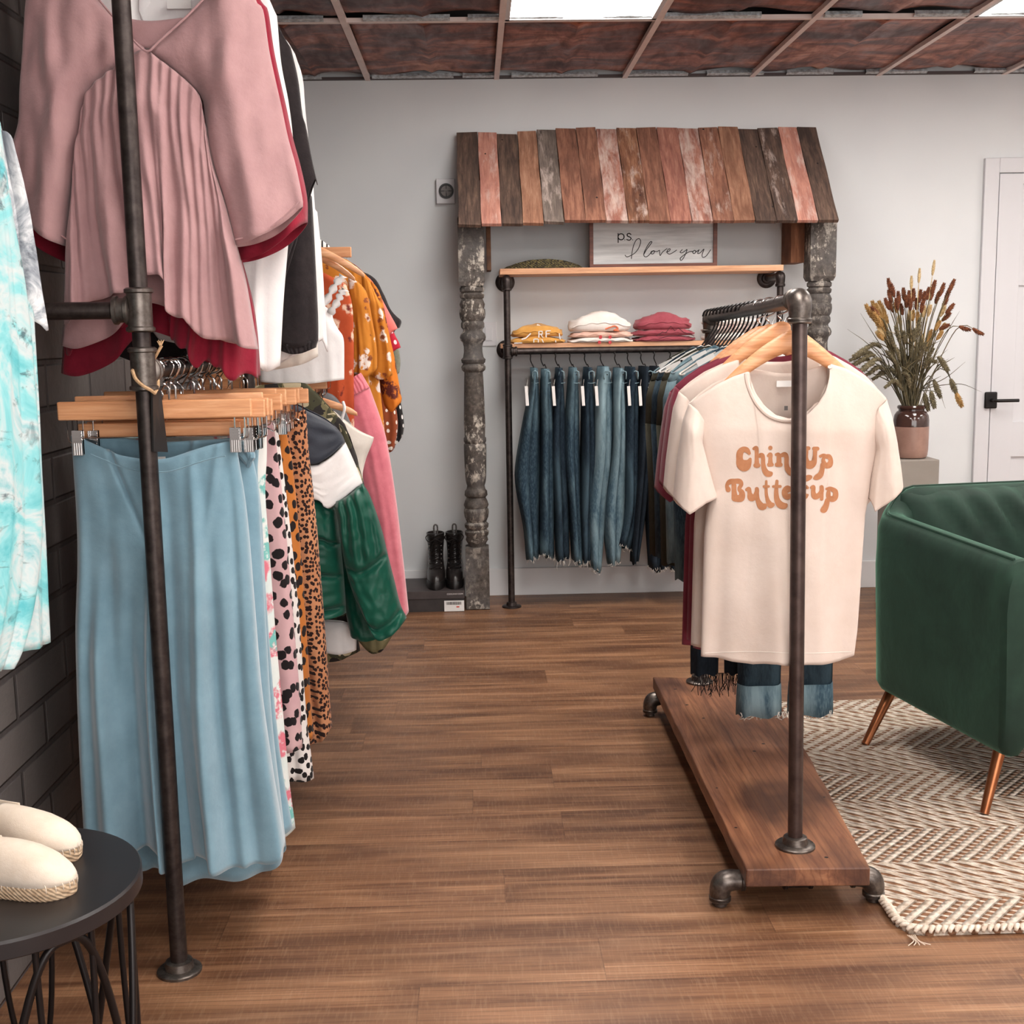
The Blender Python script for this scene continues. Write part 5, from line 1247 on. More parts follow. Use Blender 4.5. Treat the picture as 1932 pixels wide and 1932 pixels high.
# ================================================================ tie dye tops at the left edge
def edge_tops():
    A = Vector((-.735, 2.26, 0)); B = Vector((-.91, 1.86, 0)); N = Vector((-(B-A).y, (B-A).x, 0)).normalized()
    t = thing('tie_dye_dress', 'aqua and white tie-dye dress cut off by the left edge of the photo', 'dress', ((A+B)/2)[:])
    cloth('body', F_td, t, 0, [(-90, 160), (-40, 180), (-2, 235)], [(-120, 1262), (-60, 1270), (0, 1262), (22, 1256)], [(-110, 600)], [(6, 300), (24, 420), (45, 540), (60, 680), (72, 860), (78, 1000), (64, 1130), (40, 1220)], th=.02, fold=mkfold(70, 6, .012), plane=(A, N), nu=34, nv=60, gap=.6)
    cloth('lower_fold', F_td, t, 0, [(30, 560), (50, 570), (62, 600)], [(20, 1232), (60, 1222), (94, 1210)], [(20, 900)], [(76, 860), (84, 1000), (90, 1130)], th=.012, fold=mkfold(72, 3, .008), plane=(A+N*.02 if N.y > 0 else A-N*.02, N), nu=20, nv=44, gap=.6)
    t = thing('tie_dye_tee', 'white and grey tie-dye tee behind the aqua dress, sleeve pointing out at left', 'tee', ((A+B)/2+Vector((0, .05, 0)))[:])
    A2 = A+Vector((0, .10, 0))
    cloth('body', F_tg, t, 0, [(-60, 180), (-20, 200), (2, 246)], [(-60, 1200), (-20, 1205), (16, 1180)], [(-70, 600)], [(18, 320), (34, 400), (46, 560), (40, 800)], th=.018, fold=mkfold(71, 5, .010), plane=(A2, N), nu=30, nv=40)
    cloth('sleeve', F_tg, t, 0, [(2, 246), (8, 262), (14, 282)], [(40, 600), (56, 612), (70, 624), (76, 578)], [(20, 380), (32, 500)], [(30, 350), (42, 400), (60, 500)], th=.022, fold=mkfold(73, 3, .008, w=(.08, .16)), plane=(A2-Vector((0, .015, 0)), N), nu=20, nv=36, gap=.8, sm=True)
edge_tops()
# ================================================================ lower left rail: clip hangers and skirts
GH = 'wooden clip hangers on the near lower rail'
hl = [(2.475, .02, 0, -.002), (2.505, .02, .01, -.005), (2.55, -.05, 0, -.004), (2.60, .13, 0, .004), (2.66, .0, 0, -.012), (2.72, -.02, 0, -.004), (2.79, .03, 0, .004), (2.86, .0, 0, .0), (2.93, .02, 0, -.004), (3.00, -.03, 0, -.010), (3.07, .0, 0, -.008), (3.14, .03, 0, -.012), (3.22, .0, 0, -.012)]
hx0 = U(293, 772, 2.475)
names = ['front wooden clip hanger holding the dusty blue skirt', 'second wooden clip hanger close behind the front one', 'wooden clip hanger third from the front, swung slightly', 'fourth wooden clip hanger, tilted with its left end raised behind the pole',
         'wooden clip hanger fifth from the front, carrying the white floral skirt']
for i, (y, rz, dx, dz) in enumerate(hl):
    lab = names[i] if i < len(names) else 'wooden clip hanger stacked in the row behind, between floral skirt and puffer jacket'
    clip_hanger(hx0.x+dx+.012*(i % 3), y, 1.170+dz, LZ, lab, GH if i >= len(names) else 'front clip hangers on the lower rail', rz=rz, clips=i < 3 or i % 2 == 0)
# bare silver hooks crowding the rail between hangers belong to further hangers
for i in range(13):
    y = 2.52+i*.058
    t = thing('clip_hanger', 'slim clip hanger squeezed into the dense row, seen mainly by its silver hook', 'hanger', (LX, y, 1.13), 'slim hangers squeezed into the row')
    part('bar', MB().box((LX, y, 1.125), (.33, .008, .028)), hw1, t, smooth=False, bev=.002)
    part('hook', MB().tube(hook_pts(LX, y, 1.14, LZ, side=1 if i % 3 else -1), .0019, 7, 3), M_chrome, t)
G2 = 'clip hangers on the far lower rail'
far_h = [(3.74, 1.168, 0, 0, 'nearest of the far group of clip hangers, above the camouflage shoulder'), (3.84, 1.19, 0, 0, 'second of the far group of clip hangers right of the black pole'),
         (3.96, 1.205, 0, 0, 'third of the far group, its end beside the pink waistband')]
for y, z, rz, ti, lab in far_h: clip_hanger(-.645, y, z, LZ, 'wooden clip hanger, '+lab, G2, rz=rz, tilt=ti, w_=.39)
clip_hanger(-.64, 4.10, 1.215, LZ+.02, 'wooden clip hanger tilted steeply upward, holding the pink trousers', 'tilted clip hanger', rz=0, tilt=.36, w_=.50)
for i in range(12):
    y = 3.40+i*.055
    t = thing('clip_hanger', 'slim clip hanger in the far part of the lower rail, mainly its silver hook showing', 'hanger', (LX, y, 1.14), 'slim hangers in the far part of the lower rail')
    part('bar', MB().box((LX, y, 1.145), (.30, .008, .026)), hw1, t, smooth=False, bev=.002)
    part('hook', MB().tube(hook_pts(LX, y, 1.16, LZ, side=1 if i % 3 else -1), .0019, 7, 3), M_chrome, t)
GS = 'skirts on the near lower rail'
def skirt(nm, cat, label, mat, y, top, bot, left, right, group=GS, **k): return drape(nm, cat, label, mat, y, top, bot, left, right, group=group, **k)
YB1 = 2.50
wt = [(134, 822), (152, 822), (171, 830), (200, 842), (232, 855), (268, 862), (300, 864), (330, 860), (370, 847), (400, 838), (425, 833), (444, 830)]
hem1 = [(163, 1558), (185, 1572), (215, 1582), (245, 1590), (262, 1596), (285, 1588), (311, 1590), (330, 1612), (345, 1618), (368, 1616), (378, 1602), (400, 1600), (412, 1620), (440, 1625), (467, 1625), (478, 1622), (500, 1624), (528, 1617), (535, 1600)]
s1 = root('suede_skirt', 'dusty blue faux suede maxi skirt, first on the lower left rail', 'skirt', 340, 1620, YB1, GS)
cloth('body', F_blue, s1, YB1, wt, hem1, [(137, 850), (141, 900), (147, 980), (149, 1060), (146, 1180), (149, 1300), (155, 1430)], [(452, 880), (462, 940), (470, 1020), (480, 1150), (492, 1300), (512, 1450), (526, 1540)],
      btop=[(134, 822), (200, 826), (290, 836), (380, 832), (444, 830)], th=.055, gap=.55,
      fold=addf(mkfold(80, 9, .062, w=(.018, .042), drift=.10, base=.05, grow=.8, wr=.06), lambda u, v: .010*math.sin(u*31+v*2)*v*v-.010*math.exp(-((u-.26-.9*v)/.02)**2)*math.exp(-(v/.16)**2)+.008*math.exp(-((u-.92+.7*v)/.03)**2)*math.exp(-(v/.25)**2)), nu=150, nv=90, e=.42)
lo = lambda P, d: [(a, b+d) for a, b in P]
bt = MB()
wb = catmull([U(a, b+27, YB1-.062) for a, b in wt[2:-1]], 4); bt.tube(wb, .0016, 6); part('waistband_seam', bt, F_blue, s1)
# pleated twist at right hip
label_tag(s1, U(305, 868, YB1+.02), .016, .014, 'care_label')
skirt('suede_skirt', 'skirt', 'second dusty blue maxi skirt whose hem shows just below the first', F_blue, 2.60, [(150, 828), (220, 836), (300, 842), (400, 836), (470, 838)], [(160, 1590), (230, 1612), (275, 1630), (300, 1622), (322, 1630), (341, 1653), (389, 1641), (430, 1642), (459, 1643), (500, 1634), (533, 1618), (537, 1590)],
      [(150, 1000), (150, 1300)], [(484, 900), (490, 960), (500, 1150), (512, 1350), (528, 1500)], th=.04, fold=mkfold(81, 9, .022, base=.1), nu=90, nv=50)
s3 = skirt('suede_skirt', 'skirt', 'third dusty blue skirt with a tied waist, showing at the right of the first two', F_blue, 2.68, [(200, 830), (300, 836), (420, 828), (456, 820), (478, 832), (488, 850)], [(200, 1540), (300, 1560), (420, 1570), (500, 1580), (536, 1570), (552, 1562)],
      [(190, 1000)], [(486, 900), (494, 980), (500, 1100), (515, 1300), (532, 1450)], th=.04, fold=mkfold(82, 9, .022, base=.1), nu=80, nv=50)
s = MB()
for a, b, c_ in (((440, 845), (462, 838), (480, 850)), ((444, 850), (460, 862), (470, 880)), ((452, 840), (470, 855), (466, 890)), ((470, 846), (474, 862), (462, 872))):
    s.tube([U(a[0], a[1], 2.60), U(b[0], b[1], 2.585), U(c_[0], c_[1], 2.60)], [.006, .009, .004], 8, 5)
part('waist_tie', s, F_blue, s3)
skirt('floral_skirt', 'skirt', 'white skirt with washed pink and aqua flowers beside the blue skirts', F_wflor, 2.80, [(220, 812), (340, 816), (460, 802), (478, 798), (502, 806)], [(240, 1540), (400, 1566), (520, 1580), (540, 1572), (557, 1562)], [(210, 1100)], [(503, 860), (500, 930), (508, 1040), (520, 1200), (534, 1350), (545, 1470)], th=.035, fold=mkfold(83, 10, .020, base=.25), nu=90, nv=50)
skirt('spotted_maxi_dress', 'dress', 'rose pink maxi with black dalmatian spots', F_pspot, 2.96, [(260, 800), (400, 796), (496, 792), (512, 796), (517, 810)], [(300, 1400), (420, 1412), (500, 1408), (540, 1415), (570, 1410)], [(240, 1100)], [(526, 880), (535, 960), (546, 1080), (556, 1200), (566, 1320)], th=.035, fold=mkfold(84, 12, .018, base=.4), nu=100, nv=50)
skirt('spotted_maxi_dress', 'dress', 'longer white maxi with small black spots behind the rose one', F_wspot, 3.04, [(280, 800), (420, 796), (500, 792), (516, 794), (524, 812)], [(320, 1440), (450, 1456), (530, 1462), (556, 1470), (592, 1468)], [(260, 1100)], [(533, 880), (543, 960), (554, 1060), (564, 1160), (570, 1250), (578, 1350)], th=.035, fold=mkfold(85, 12, .018, base=.4), nu=100, nv=50)
skirt('ochre_spotted_dress', 'dress', 'ochre orange dress with black spots showing as a narrow strip', F_ospot, 3.13, [(300, 802), (430, 798), (518, 790), (530, 794), (540, 815)], [(340, 1380), (460, 1390), (540, 1400), (592, 1392)], [(280, 1100)], [(552, 880), (562, 980), (572, 1100), (580, 1220), (586, 1320)], th=.035, fold=mkfold(86, 11, .018, base=.4), nu=90, nv=50)
skirt('leopard_skirt', 'skirt', 'tan skirt with fine leopard dots, last of the long skirts before the puffer', F_leop, 3.24, [(320, 800), (440, 796), (530, 786), (556, 778), (577, 773)], [(360, 1380), (480, 1396), (560, 1405), (590, 1402), (606, 1398), (626, 1370)], [(300, 1100)], [(582, 850), (590, 920), (599, 1010), (606, 1100), (614, 1200), (620, 1290)], th=.04, fold=mkfold(87, 11, .020, base=.4), nu=100, nv=50)
# ---- puffer jacket
YP = 3.42
pj = root('puffer_jacket', 'colour block puffer jacket in navy, white and glossy green', 'jacket', 620, 1180, YP)
def puff(seed, bands, amp=.018):
    def f(u, v):
        s_ = 0
        for b in bands: s_ -= amp*1.5*math.exp(-((v-b)/.022)**2)
        return s_+.006*noise.noise(Vector((u*7, v*16, seed)))+.007*math.sin(u*22+v*6+seed)*max(0, math.cos((v-.05)*3))
    return f
cloth('navy_yoke', F_navy, pj, YP, [(300, 800), (380, 772), (470, 758), (550, 762), (585, 776), (612, 790), (635, 807)], [(300, 890), (450, 884), (587, 876), (608, 871), (630, 856), (651, 834)], [(296, 850)], [(645, 820)], th=.06, fold=puff(1, [1.0]), nu=60, nv=14, gap=.4, e=.4)
cloth('white_band', F_wnyl, pj, YP, [(300, 890), (450, 884), (587, 876), (608, 871), (630, 856), (651, 834)], [(300, 940), (450, 938), (594, 938), (620, 956), (636, 950), (660, 932), (684, 912)], [(298, 915)], [(662, 858), (674, 886)], th=.075, fold=puff(2, [0, 1.0]), nu=60, nv=20, gap=.9, e=.4)
cloth('green_body', F_gnyl, pj, YP, [(300, 940), (450, 938), (594, 938), (612, 950), (634, 956)], [(320, 1160), (450, 1166), (560, 1166), (615, 1162), (653, 1156)], [(305, 1050)], [(640, 1000), (646, 1060), (650, 1110)], th=.075, fold=puff(3, [.0, .34, .64, .93]), nu=60, nv=60, gap=.9, e=.4)
cloth('sleeve', F_gnyl, pj, YP-.05, [(629, 948), (655, 935), (684, 912)], [(694, 1176), (715, 1200), (742, 1190), (767, 1165)], [(637, 975), (642, 1010), (650, 1060), (664, 1110), (680, 1145)], [(698, 936), (719, 996), (732, 1049), (744, 1096), (755, 1140)], th=.055, fold=puff(4, [.0, .52, .93], .014), nu=34, nv=60, gap=.8, e=.45)
cloth('far_sleeve', F_gnyl, pj, YP+.05, [(640, 1000), (655, 1000), (680, 1010)], [(662, 1200), (690, 1206), (722, 1200)], [(645, 1080), (652, 1150)], [(700, 1100)], th=.03, fold=puff(5, [.5]), nu=20, nv=24, gap=.8)
cloth('collar', F_navy, pj, YP+.02, [(400, 748), (450, 740), (500, 748)], [(385, 775), (450, 764), (515, 770)], None, None, th=.05, nu=20, nv=8, gap=1)
cj = root('camouflage_jacket', 'olive camouflage jacket showing at shoulder and hem behind the puffer', 'jacket', 640, 1240, 3.6)
cloth('body', F_camo, cj, 3.62, [(330, 770), (440, 735), (560, 722), (590, 736), (625, 772), (650, 800)], [(380, 1236), (520, 1246), (630, 1244), (660, 1236), (679, 1228)], [(320, 1000)], [(664, 836), (677, 880), (682, 960), (678, 1100), (674, 1180)], th=.04, fold=mkfold(90, 7, .016), nu=60, nv=50)
cloth('sleeve', F_camo, cj, 3.57, [(640, 800), (655, 815), (668, 850)], [(676, 1205), (700, 1225), (722, 1222), (742, 1195)], [(650, 900), (660, 1050)], [(690, 930), (710, 1040), (735, 1150)], th=.04, fold=mkfold(91, 4, .012), nu=24, nv=40)
cloth('lining', F_wnyl, cj, 3.55, [(590, 1170), (640, 1172), (668, 1180)], [(600, 1226), (640, 1232), (672, 1226)], None, [(672, 1200)], th=.02, fold=mkfold(92, 3, .006), nu=20, nv=10)
wt_ = root('white_strappy_top', 'ivory top with thin straps on a wooden hanger between camouflage and pink trousers', 'top', 660, 880, 3.82)
cloth('body', F_offw, wt_, 3.82, [(440, 800), (540, 765), (618, 772), (646, 790), (676, 812), (705, 825)], [(470, 960), (600, 962), (676, 930), (682, 900)], [(440, 900)], [(702, 836), (690, 866)], th=.035, fold=mkfold(93, 6, .008), nu=40, nv=26)
s = MB(); s.tube([U(647, 758, 3.80), U(650, 772, 3.79), U(642, 800, 3.79)], .0045, 8, 4); part('strap', s, F_white, wt_)
bow_hanger(-.625, 3.82, U(598, 748, 3.82).z+.012, LZ, 'curved wooden hanger with a white strap over its end, beside the pink trousers', 'bow hangers on the lower rail', W_=2*(U(673, 772, 3.82).x+.625), drop=.060)
drape('grey_denim_jacket', 'jacket', 'grey washed denim jacket mostly hidden under the ivory top', F_plaid, 3.93, [(480, 790), (560, 745), (620, 742), (650, 770)], [(500, 1020), (600, 1030), (690, 1010)], [(480, 900)], [(668, 820), (684, 900), (694, 960)], group='jackets on the lower rail', th=.03, fold=mkfold(94, 6, .010), nu=34, nv=26)
# ---- pink trousers
pp = root('pink_trousers', 'pink trousers with gathered waistband hanging nearest the back wall', 'trousers', 730, 1156, 4.08)
cloth('waistband', F_pinkc, pp, 4.06, [(600, 756), (630, 742), (647, 729), (664, 714), (681, 703)], [(606, 782), (634, 768), (654, 756), (676, 742), (697, 731)], None, None, th=.035, fold=pleat(5, 16, .003, .003), nu=90, nv=10, gap=1)
cloth('leg', F_pinkc, pp, 4.07, [(640, 766), (654, 756), (676, 742), (697, 731)], [(716, 1156), (740, 1160), (762, 1160), (771, 1154)], [(660, 830), (684, 950), (702, 1060)], [(718, 790), (731, 840), (747, 942), (760, 1051)], th=.045, fold=mkfold(95, 4, .012, w=(.05, .1), drift=.05), nu=40, nv=60, gap=.8)
cloth('leg', F_pinkc, pp, 4.13, [(604, 784), (620, 778), (645, 764)], [(668, 1150), (690, 1156), (712, 1154)], [(630, 960)], [(680, 900), (700, 1060)], th=.04, fold=mkfold(96, 4, .012, w=(.05, .1), drift=.05), nu=30, nv=40, gap=.8)
drape('grey_slim_trousers', 'trousers', 'dark grey trousers showing only as a sliver right of the pink trousers', F_plaid, 4.26, [(620, 770), (660, 760), (704, 760)], [(690, 1120), (740, 1126), (762, 1124)], [(650, 950)], [(728, 860), (744, 950), (752, 1040)], group='trousers at the far end of the lower rail', th=.03, fold=mkfold(97, 4, .01), nu=30, nv=30)
# ================================================================ rolling rack clothes
def tee(y, mat, label, dx=0, dy=0, th=.05, front=True, long=0, group=None):
    t = root('tshirt', label, 't-shirt', 1475, 1240, y, group)
    S = lambda P: [(a+dx, b+dy) for a, b in P]
    ntop = [(1300, 761), (1322, 743), (1350, 724), (1382, 709), (1410, 700), (1412, 716), (1421, 742), (1436, 764), (1456, 781), (1485, 789), (1514, 780), (1536, 760), (1552, 736), (1560, 712), (1563, 686), (1590, 694), (1620, 711), (1648, 730), (1673, 754)]
    btop = [(1300, 761), (1322, 743), (1350, 724), (1382, 709), (1410, 700), (1420, 700), (1435, 700), (1455, 703), (1470, 705), (1485, 705), (1500, 705), (1515, 703), (1530, 699), (1545, 693), (1563, 686), (1590, 694), (1620, 711), (1648, 730), (1673, 754)]
    hem = [(1323, 1238+long), (1350, 1238+long), (1375, 1241+long), (1412, 1243+long), (1432, 1238+long), (1450, 1235+long), (1475, 1238+long), (1496, 1242+long), (1540, 1244+long), (1580, 1244+long), (1611, 1236+long)]
    LL = [(1308, 790), (1322, 840), (1334, 890), (1342, 930), (1334, 960), (1329, 1010), (1327, 1080), (1325, 1160)]
    RR = [(1668, 790), (1654, 850), (1643, 900), (1638, 940), (1632, 970), (1627, 1040), (1622, 1120), (1617, 1190)]
    # front and back use linear outlines so the neckline keeps its shape
    body = cloth('body', mat, t, y, S(ntop), S(hem), S(LL), S(RR), btop=S(btop), th=th, gap=.30, e=.5, sm=False, au=True,
                 fold=addf(mkfold(100+int(dx), 8, .024, w=(.03, .07), drift=.08, base=.10, v0=.2), lambda u, v: .004*math.sin(u*9+v*3)), nu=95, nv=80)
    cloth('sleeve', mat, t, y, S([(1300, 761), (1312, 772), (1330, 800)]), S([(1271, 941), (1282, 955), (1294, 965), (1326, 945), (1352, 936)]), S([(1290, 790), (1284, 830), (1276, 890)]), S([(1324, 835), (1336, 880), (1346, 915)]), th=.045, gap=.5, fold=mkfold(105, 3, .008, w=(.08, .16)), nu=36, nv=36, sm=False)
    cloth('sleeve', mat, t, y, S([(1640, 800), (1652, 768), (1672, 753)]), S([(1638, 940), (1642, 962), (1671, 938), (1690, 922), (1700, 910)]), S([(1650, 850), (1642, 900)]), S([(1680, 785), (1689, 830), (1696, 875)]), th=.045, gap=.5, fold=mkfold(106, 3, .008, w=(.08, .16)), nu=36, nv=36, sm=False)
    return t, body, S
T1Y = 2.77
t1, body1, S1 = tee(T1Y, F_cream, 'cream t-shirt printed Chin Up Buttercup, front of the rolling rack')
# neck ribbing, labels
nk = [(1411, 701), (1413, 718), (1422, 743), (1436, 765), (1456, 782), (1485, 790), (1514, 781), (1536, 761), (1552, 737), (1560, 713), (1563, 688)]
def bvh_of(o, base):
    me = o.data; return BVHTree.FromPolygons([v.co+base for v in me.vertices], [p.vertices[:] for p in me.polygons])
bv = bvh_of(body1, wpos(body1))
def onto(px, py, eps, w_=None):
    p = U(px, py, T1Y-.5); d_ = ray(px, py); h = bv.ray_cast(p, d_)
    if h[0] is None: return U(px, py, T1Y-.05)
    return h[0]-d_.normalized()*eps
s = MB(); s.tube([onto(a-(3 if a < 1470 else -3 if a > 1500 else 0), b+4, .001) for a, b in nk], .0052, 8, 3); part('neck_rib', s, F_cream, t1)
s = MB(); s.tube([U(a, b, T1Y+.03) for a, b in [(1411, 700), (1435, 703), (1470, 709), (1500, 709), (1530, 703), (1563, 688)]], .006, 8, 3); part('neck_rib', s, F_cream, t1)
c_ = U(1483, 724, T1Y+.012); label_tag(t1, c_, .044, .014)
c2 = U(1483, 770, T1Y+.010); part('care_print', MB().box(c2, (.008, .001, .010)), M('grey_print', (90, 84, 82)), t1, smooth=False)
K = 7.728
def tp(x, y): return onto(1350+x/K, 820+y/K, .0018)
st = [
 [(492, 272, 24), (455, 226, 40), (400, 218, 42), (356, 270, 50), (352, 360, 50), (375, 430, 72), (425, 452, 84), (478, 412, 48), (507, 355, 20)],
 [(560, 205, 24), (594, 196, 31), (600, 260, 30), (600, 340, 30), (601, 400, 34), (602, 452, 36)], [(585, 448, 34), (622, 448, 34)],
 [(628, 312, 28), (675, 302, 36), (693, 345, 31), (695, 420, 32), (708, 495, 38), (745, 560, 46), (790, 575, 42), (812, 562, 24)],
 [(800, 193, 32)], [(768, 308, 22), (800, 292, 32), (800, 350, 30), (800, 430, 38)], [(780, 438, 30), (822, 438, 28)],
 [(885, 292, 22), (918, 292, 30), (925, 350, 36), (925, 432, 38)], [(895, 438, 32), (950, 438, 30)],
 [(960, 302, 28), (1012, 290, 36), (1035, 335, 34), (1035, 420, 34), (1048, 490, 40), (1090, 545, 48), (1150, 575, 46), (1210, 585, 36), (1260, 640, 34), (1310, 645, 42), (1355, 628, 42), (1385, 618, 28)],
 [(1310, 200, 30), (1356, 200, 30)], [(1320, 240, 34), (1314, 340, 38), (1335, 425, 56), (1385, 440, 60), (1432, 405, 44), (1448, 320, 32), (1452, 240, 32)], [(1438, 205, 30), (1486, 205, 30)],
 [(1530, 315, 22), (1575, 302, 26), (1612, 318, 32), (1655, 322, 36), (1680, 375, 34), (1660, 440, 46), (1600, 445, 40), (1572, 385, 30), (1580, 330, 22)],
 [(1562, 440, 34), (1553, 520, 36), (1525, 590, 44), (1480, 620, 42), (1445, 636, 22)],
 [(185, 802, 38), (166, 742, 26), (205, 690, 38), (280, 680, 38), (350, 682, 38), (376, 725, 30), (345, 782, 28)], [(268, 730, 36), (272, 840, 38), (282, 925, 50)], [(345, 800, 28), (385, 850, 42), (372, 925, 52), (300, 930, 50)],
 [(455, 802, 24), (488, 792, 30), (498, 860, 34), (522, 918, 54), (572, 900, 38), (602, 835, 34), (602, 795, 30), (604, 900, 34), (622, 970, 36), (662, 1040, 52), (700, 1050, 46), (722, 1030, 28)],
 [(740, 680, 18), (738, 760, 22), (740, 860, 24), (758, 950, 30), (795, 1022, 46), (835, 1022, 30)], [(706, 757, 20), (774, 755, 20)],
 [(896, 680, 24), (888, 760, 28), (886, 860, 34), (898, 950, 42), (940, 1018, 52), (1000, 1040, 46), (1028, 1025, 26)], [(842, 757, 20), (944, 755, 22)],
 [(1052, 835, 14), (1092, 800, 26), (1050, 772, 32), (1008, 810, 36), (1010, 870, 42), (1050, 905, 44), (1096, 880, 24)],
 [(1165, 782, 22), (1195, 775, 30), (1200, 850, 32), (1200, 925, 38)], [(1220, 785, 26), (1240, 790, 26)],
 [(1342, 775, 22), (1310, 762, 28), (1282, 830, 36), (1300, 902, 40), (1342, 880, 18)],
 [(1402, 772, 24), (1430, 764, 28), (1425, 840, 34), (1448, 900, 44), (1500, 888, 38), (1545, 830, 34), (1547, 765, 30), (1546, 860, 30), (1548, 938, 26)],
 [(1618, 792, 18), (1665, 782, 24), (1705, 800, 34), (1748, 832, 38), (1745, 910, 42), (1702, 940, 44), (1652, 915, 36), (1646, 855, 32), (1655, 800, 20)],
 [(1632, 960, 36), (1612, 1035, 42), (1582, 1092, 48), (1560, 1102, 34)]]
ms = MB()
def stroke_tp(strokes):
    for q in strokes:
        P = [Vector(p) for p in q]
        if len(P) > 1: P = catmull(P, 6)
        for p in P:
            n = 14; ms.add([tp(p.x, p.y)]+[tp(p.x+p.z*math.cos(2*PI*k/n), p.y+p.z*math.sin(2*PI*k/n)) for k in range(n)], [[0, k+1, (k+1) % n+1] for k in range(n)])
        for a, b in zip(P, P[1:]):
            d_ = Vector((b.x-a.x, b.y-a.y, 0))
            if d_.length < 1e-6: continue
            nn = Vector((-d_.y, d_.x, 0)).normalized(); m_ = tp((a.x+b.x)/2, (a.y+b.y)/2)
            ms.add([tp(a.x+nn.x*a.z, a.y+nn.y*a.z), tp(b.x+nn.x*b.z, b.y+nn.y*b.z), tp(b.x, b.y), tp(b.x-nn.x*b.z, b.y-nn.y*b.z), tp(a.x-nn.x*a.z, a.y-nn.y*a.z), tp(a.x, a.y)], [[0, 1, 2, 5], [5, 2, 3, 4]])
stroke_tp(st)
part('chin_up_buttercup_print', ms, M('tan_screen_print', (176, 116, 78), (186, 128, 90), 60, rough=.8), t1, smooth=False)
t2, _, _ = tee(2.87, F_cream, 'second cream t-shirt directly behind the printed one', dx=-19, dy=-22, th=.035)
t3, _, _ = tee(3.00, F_mar, 'maroon t-shirt just behind the two cream ones on the rolling rack', dx=-27, dy=-32, th=.03)
t4, _, _ = tee(3.09, F_mar, 'second maroon t-shirt, the further one, its sleeve lower', dx=-36, dy=-22, th=.03)
s = MB()
drape('maroon_dress', 'dress', 'long maroon dress showing as a narrow strip left of the cream hem', F_mar, 3.18, [(1300, 740), (1380, 700), (1480, 690), (1540, 700)], [(1308, 1222), (1380, 1228), (1480, 1228), (1540, 1220)], [(1300, 860), (1303, 1000), (1305, 1120)], [(1560, 900), (1560, 1100)], group='dresses on the rolling rack', th=.03, fold=mkfold(110, 5, .008), nu=40, nv=40)
s = MB(); s.tube([onto(x_, 1231+1.5*math.sin(x_*.03), .0008) for x_ in range(1330, 1608, 6)], .0009, 5); part('hem_stitching', s, F_offw, t1)
# wooden hangers in the necks of the cream tees
xh = U(1493, 640, T1Y).x
bow_hanger(xh, T1Y, U(1493, 638, T1Y).z-.006, 1.366, 'wide wooden hanger inside the printed cream t-shirt', 'wooden hangers on the rolling rack', W_=.36, drop=.125, hh=.025)
bow_hanger(xh+.005, 2.88, U(1478, 622, 2.88).z-.004, 1.364, 'wooden hanger of the second cream t-shirt, seen edge on behind the first', 'wooden hangers on the rolling rack', W_=.36, drop=.125, hh=.025)
bow_hanger(xh+.005, 3.0, U(1466, 622, 3.0).z-.010, 1.362, 'wooden hanger third from the front in the necks of the t-shirts', 'wooden hangers on the rolling rack', W_=.36, drop=.125, hh=.025)
bow_hanger(xh+.005, 3.09, U(1456, 622, 3.09).z-.014, 1.360, 'wooden hanger fourth from the front, behind the cream t-shirts', 'wooden hangers on the rolling rack', W_=.36, drop=.125, hh=.025)
# jeans on black hook hangers along the rolling rack
GJ = 'folded jeans along the rolling rack'
r = random.Random(8)
for i in range(14):
    y = 3.20+i*.053
    t = thing('hook_hanger', 'black wire hanger with a long curved hook over the rolling rack rail', 'hanger', (RX, y, 1.27), 'black hook hangers on the rolling rack')
    zr_ = 1.370-.022*(y-RY0)/(RY1-RY0); dz_ = zr_-1.375; P = [(RX-.020, y, 1.232), (RX-.034, y, 1.243), (RX-.036, y, 1.26), (RX-.022, y, 1.285), (RX+.004, y, 1.32), (RX+.018, y, 1.345), (RX+.021, y, 1.375), (RX+.014, y, 1.391), (RX, y, 1.397), (RX-.014, y, 1.391), (RX-.020, y, 1.376)]
    P = [(a_, b_, c_+dz_) for a_, b_, c_ in P]
    part('hook', MB().tube(P, .0026, 8, 4), M_blk_pl, t)
    part('bar', MB().tube([(RX-.09, y, 1.15), (RX-.02, y, 1.23), (RX+.05, y, 1.15)], .0022, 8, 0), M_blk_pl, t)
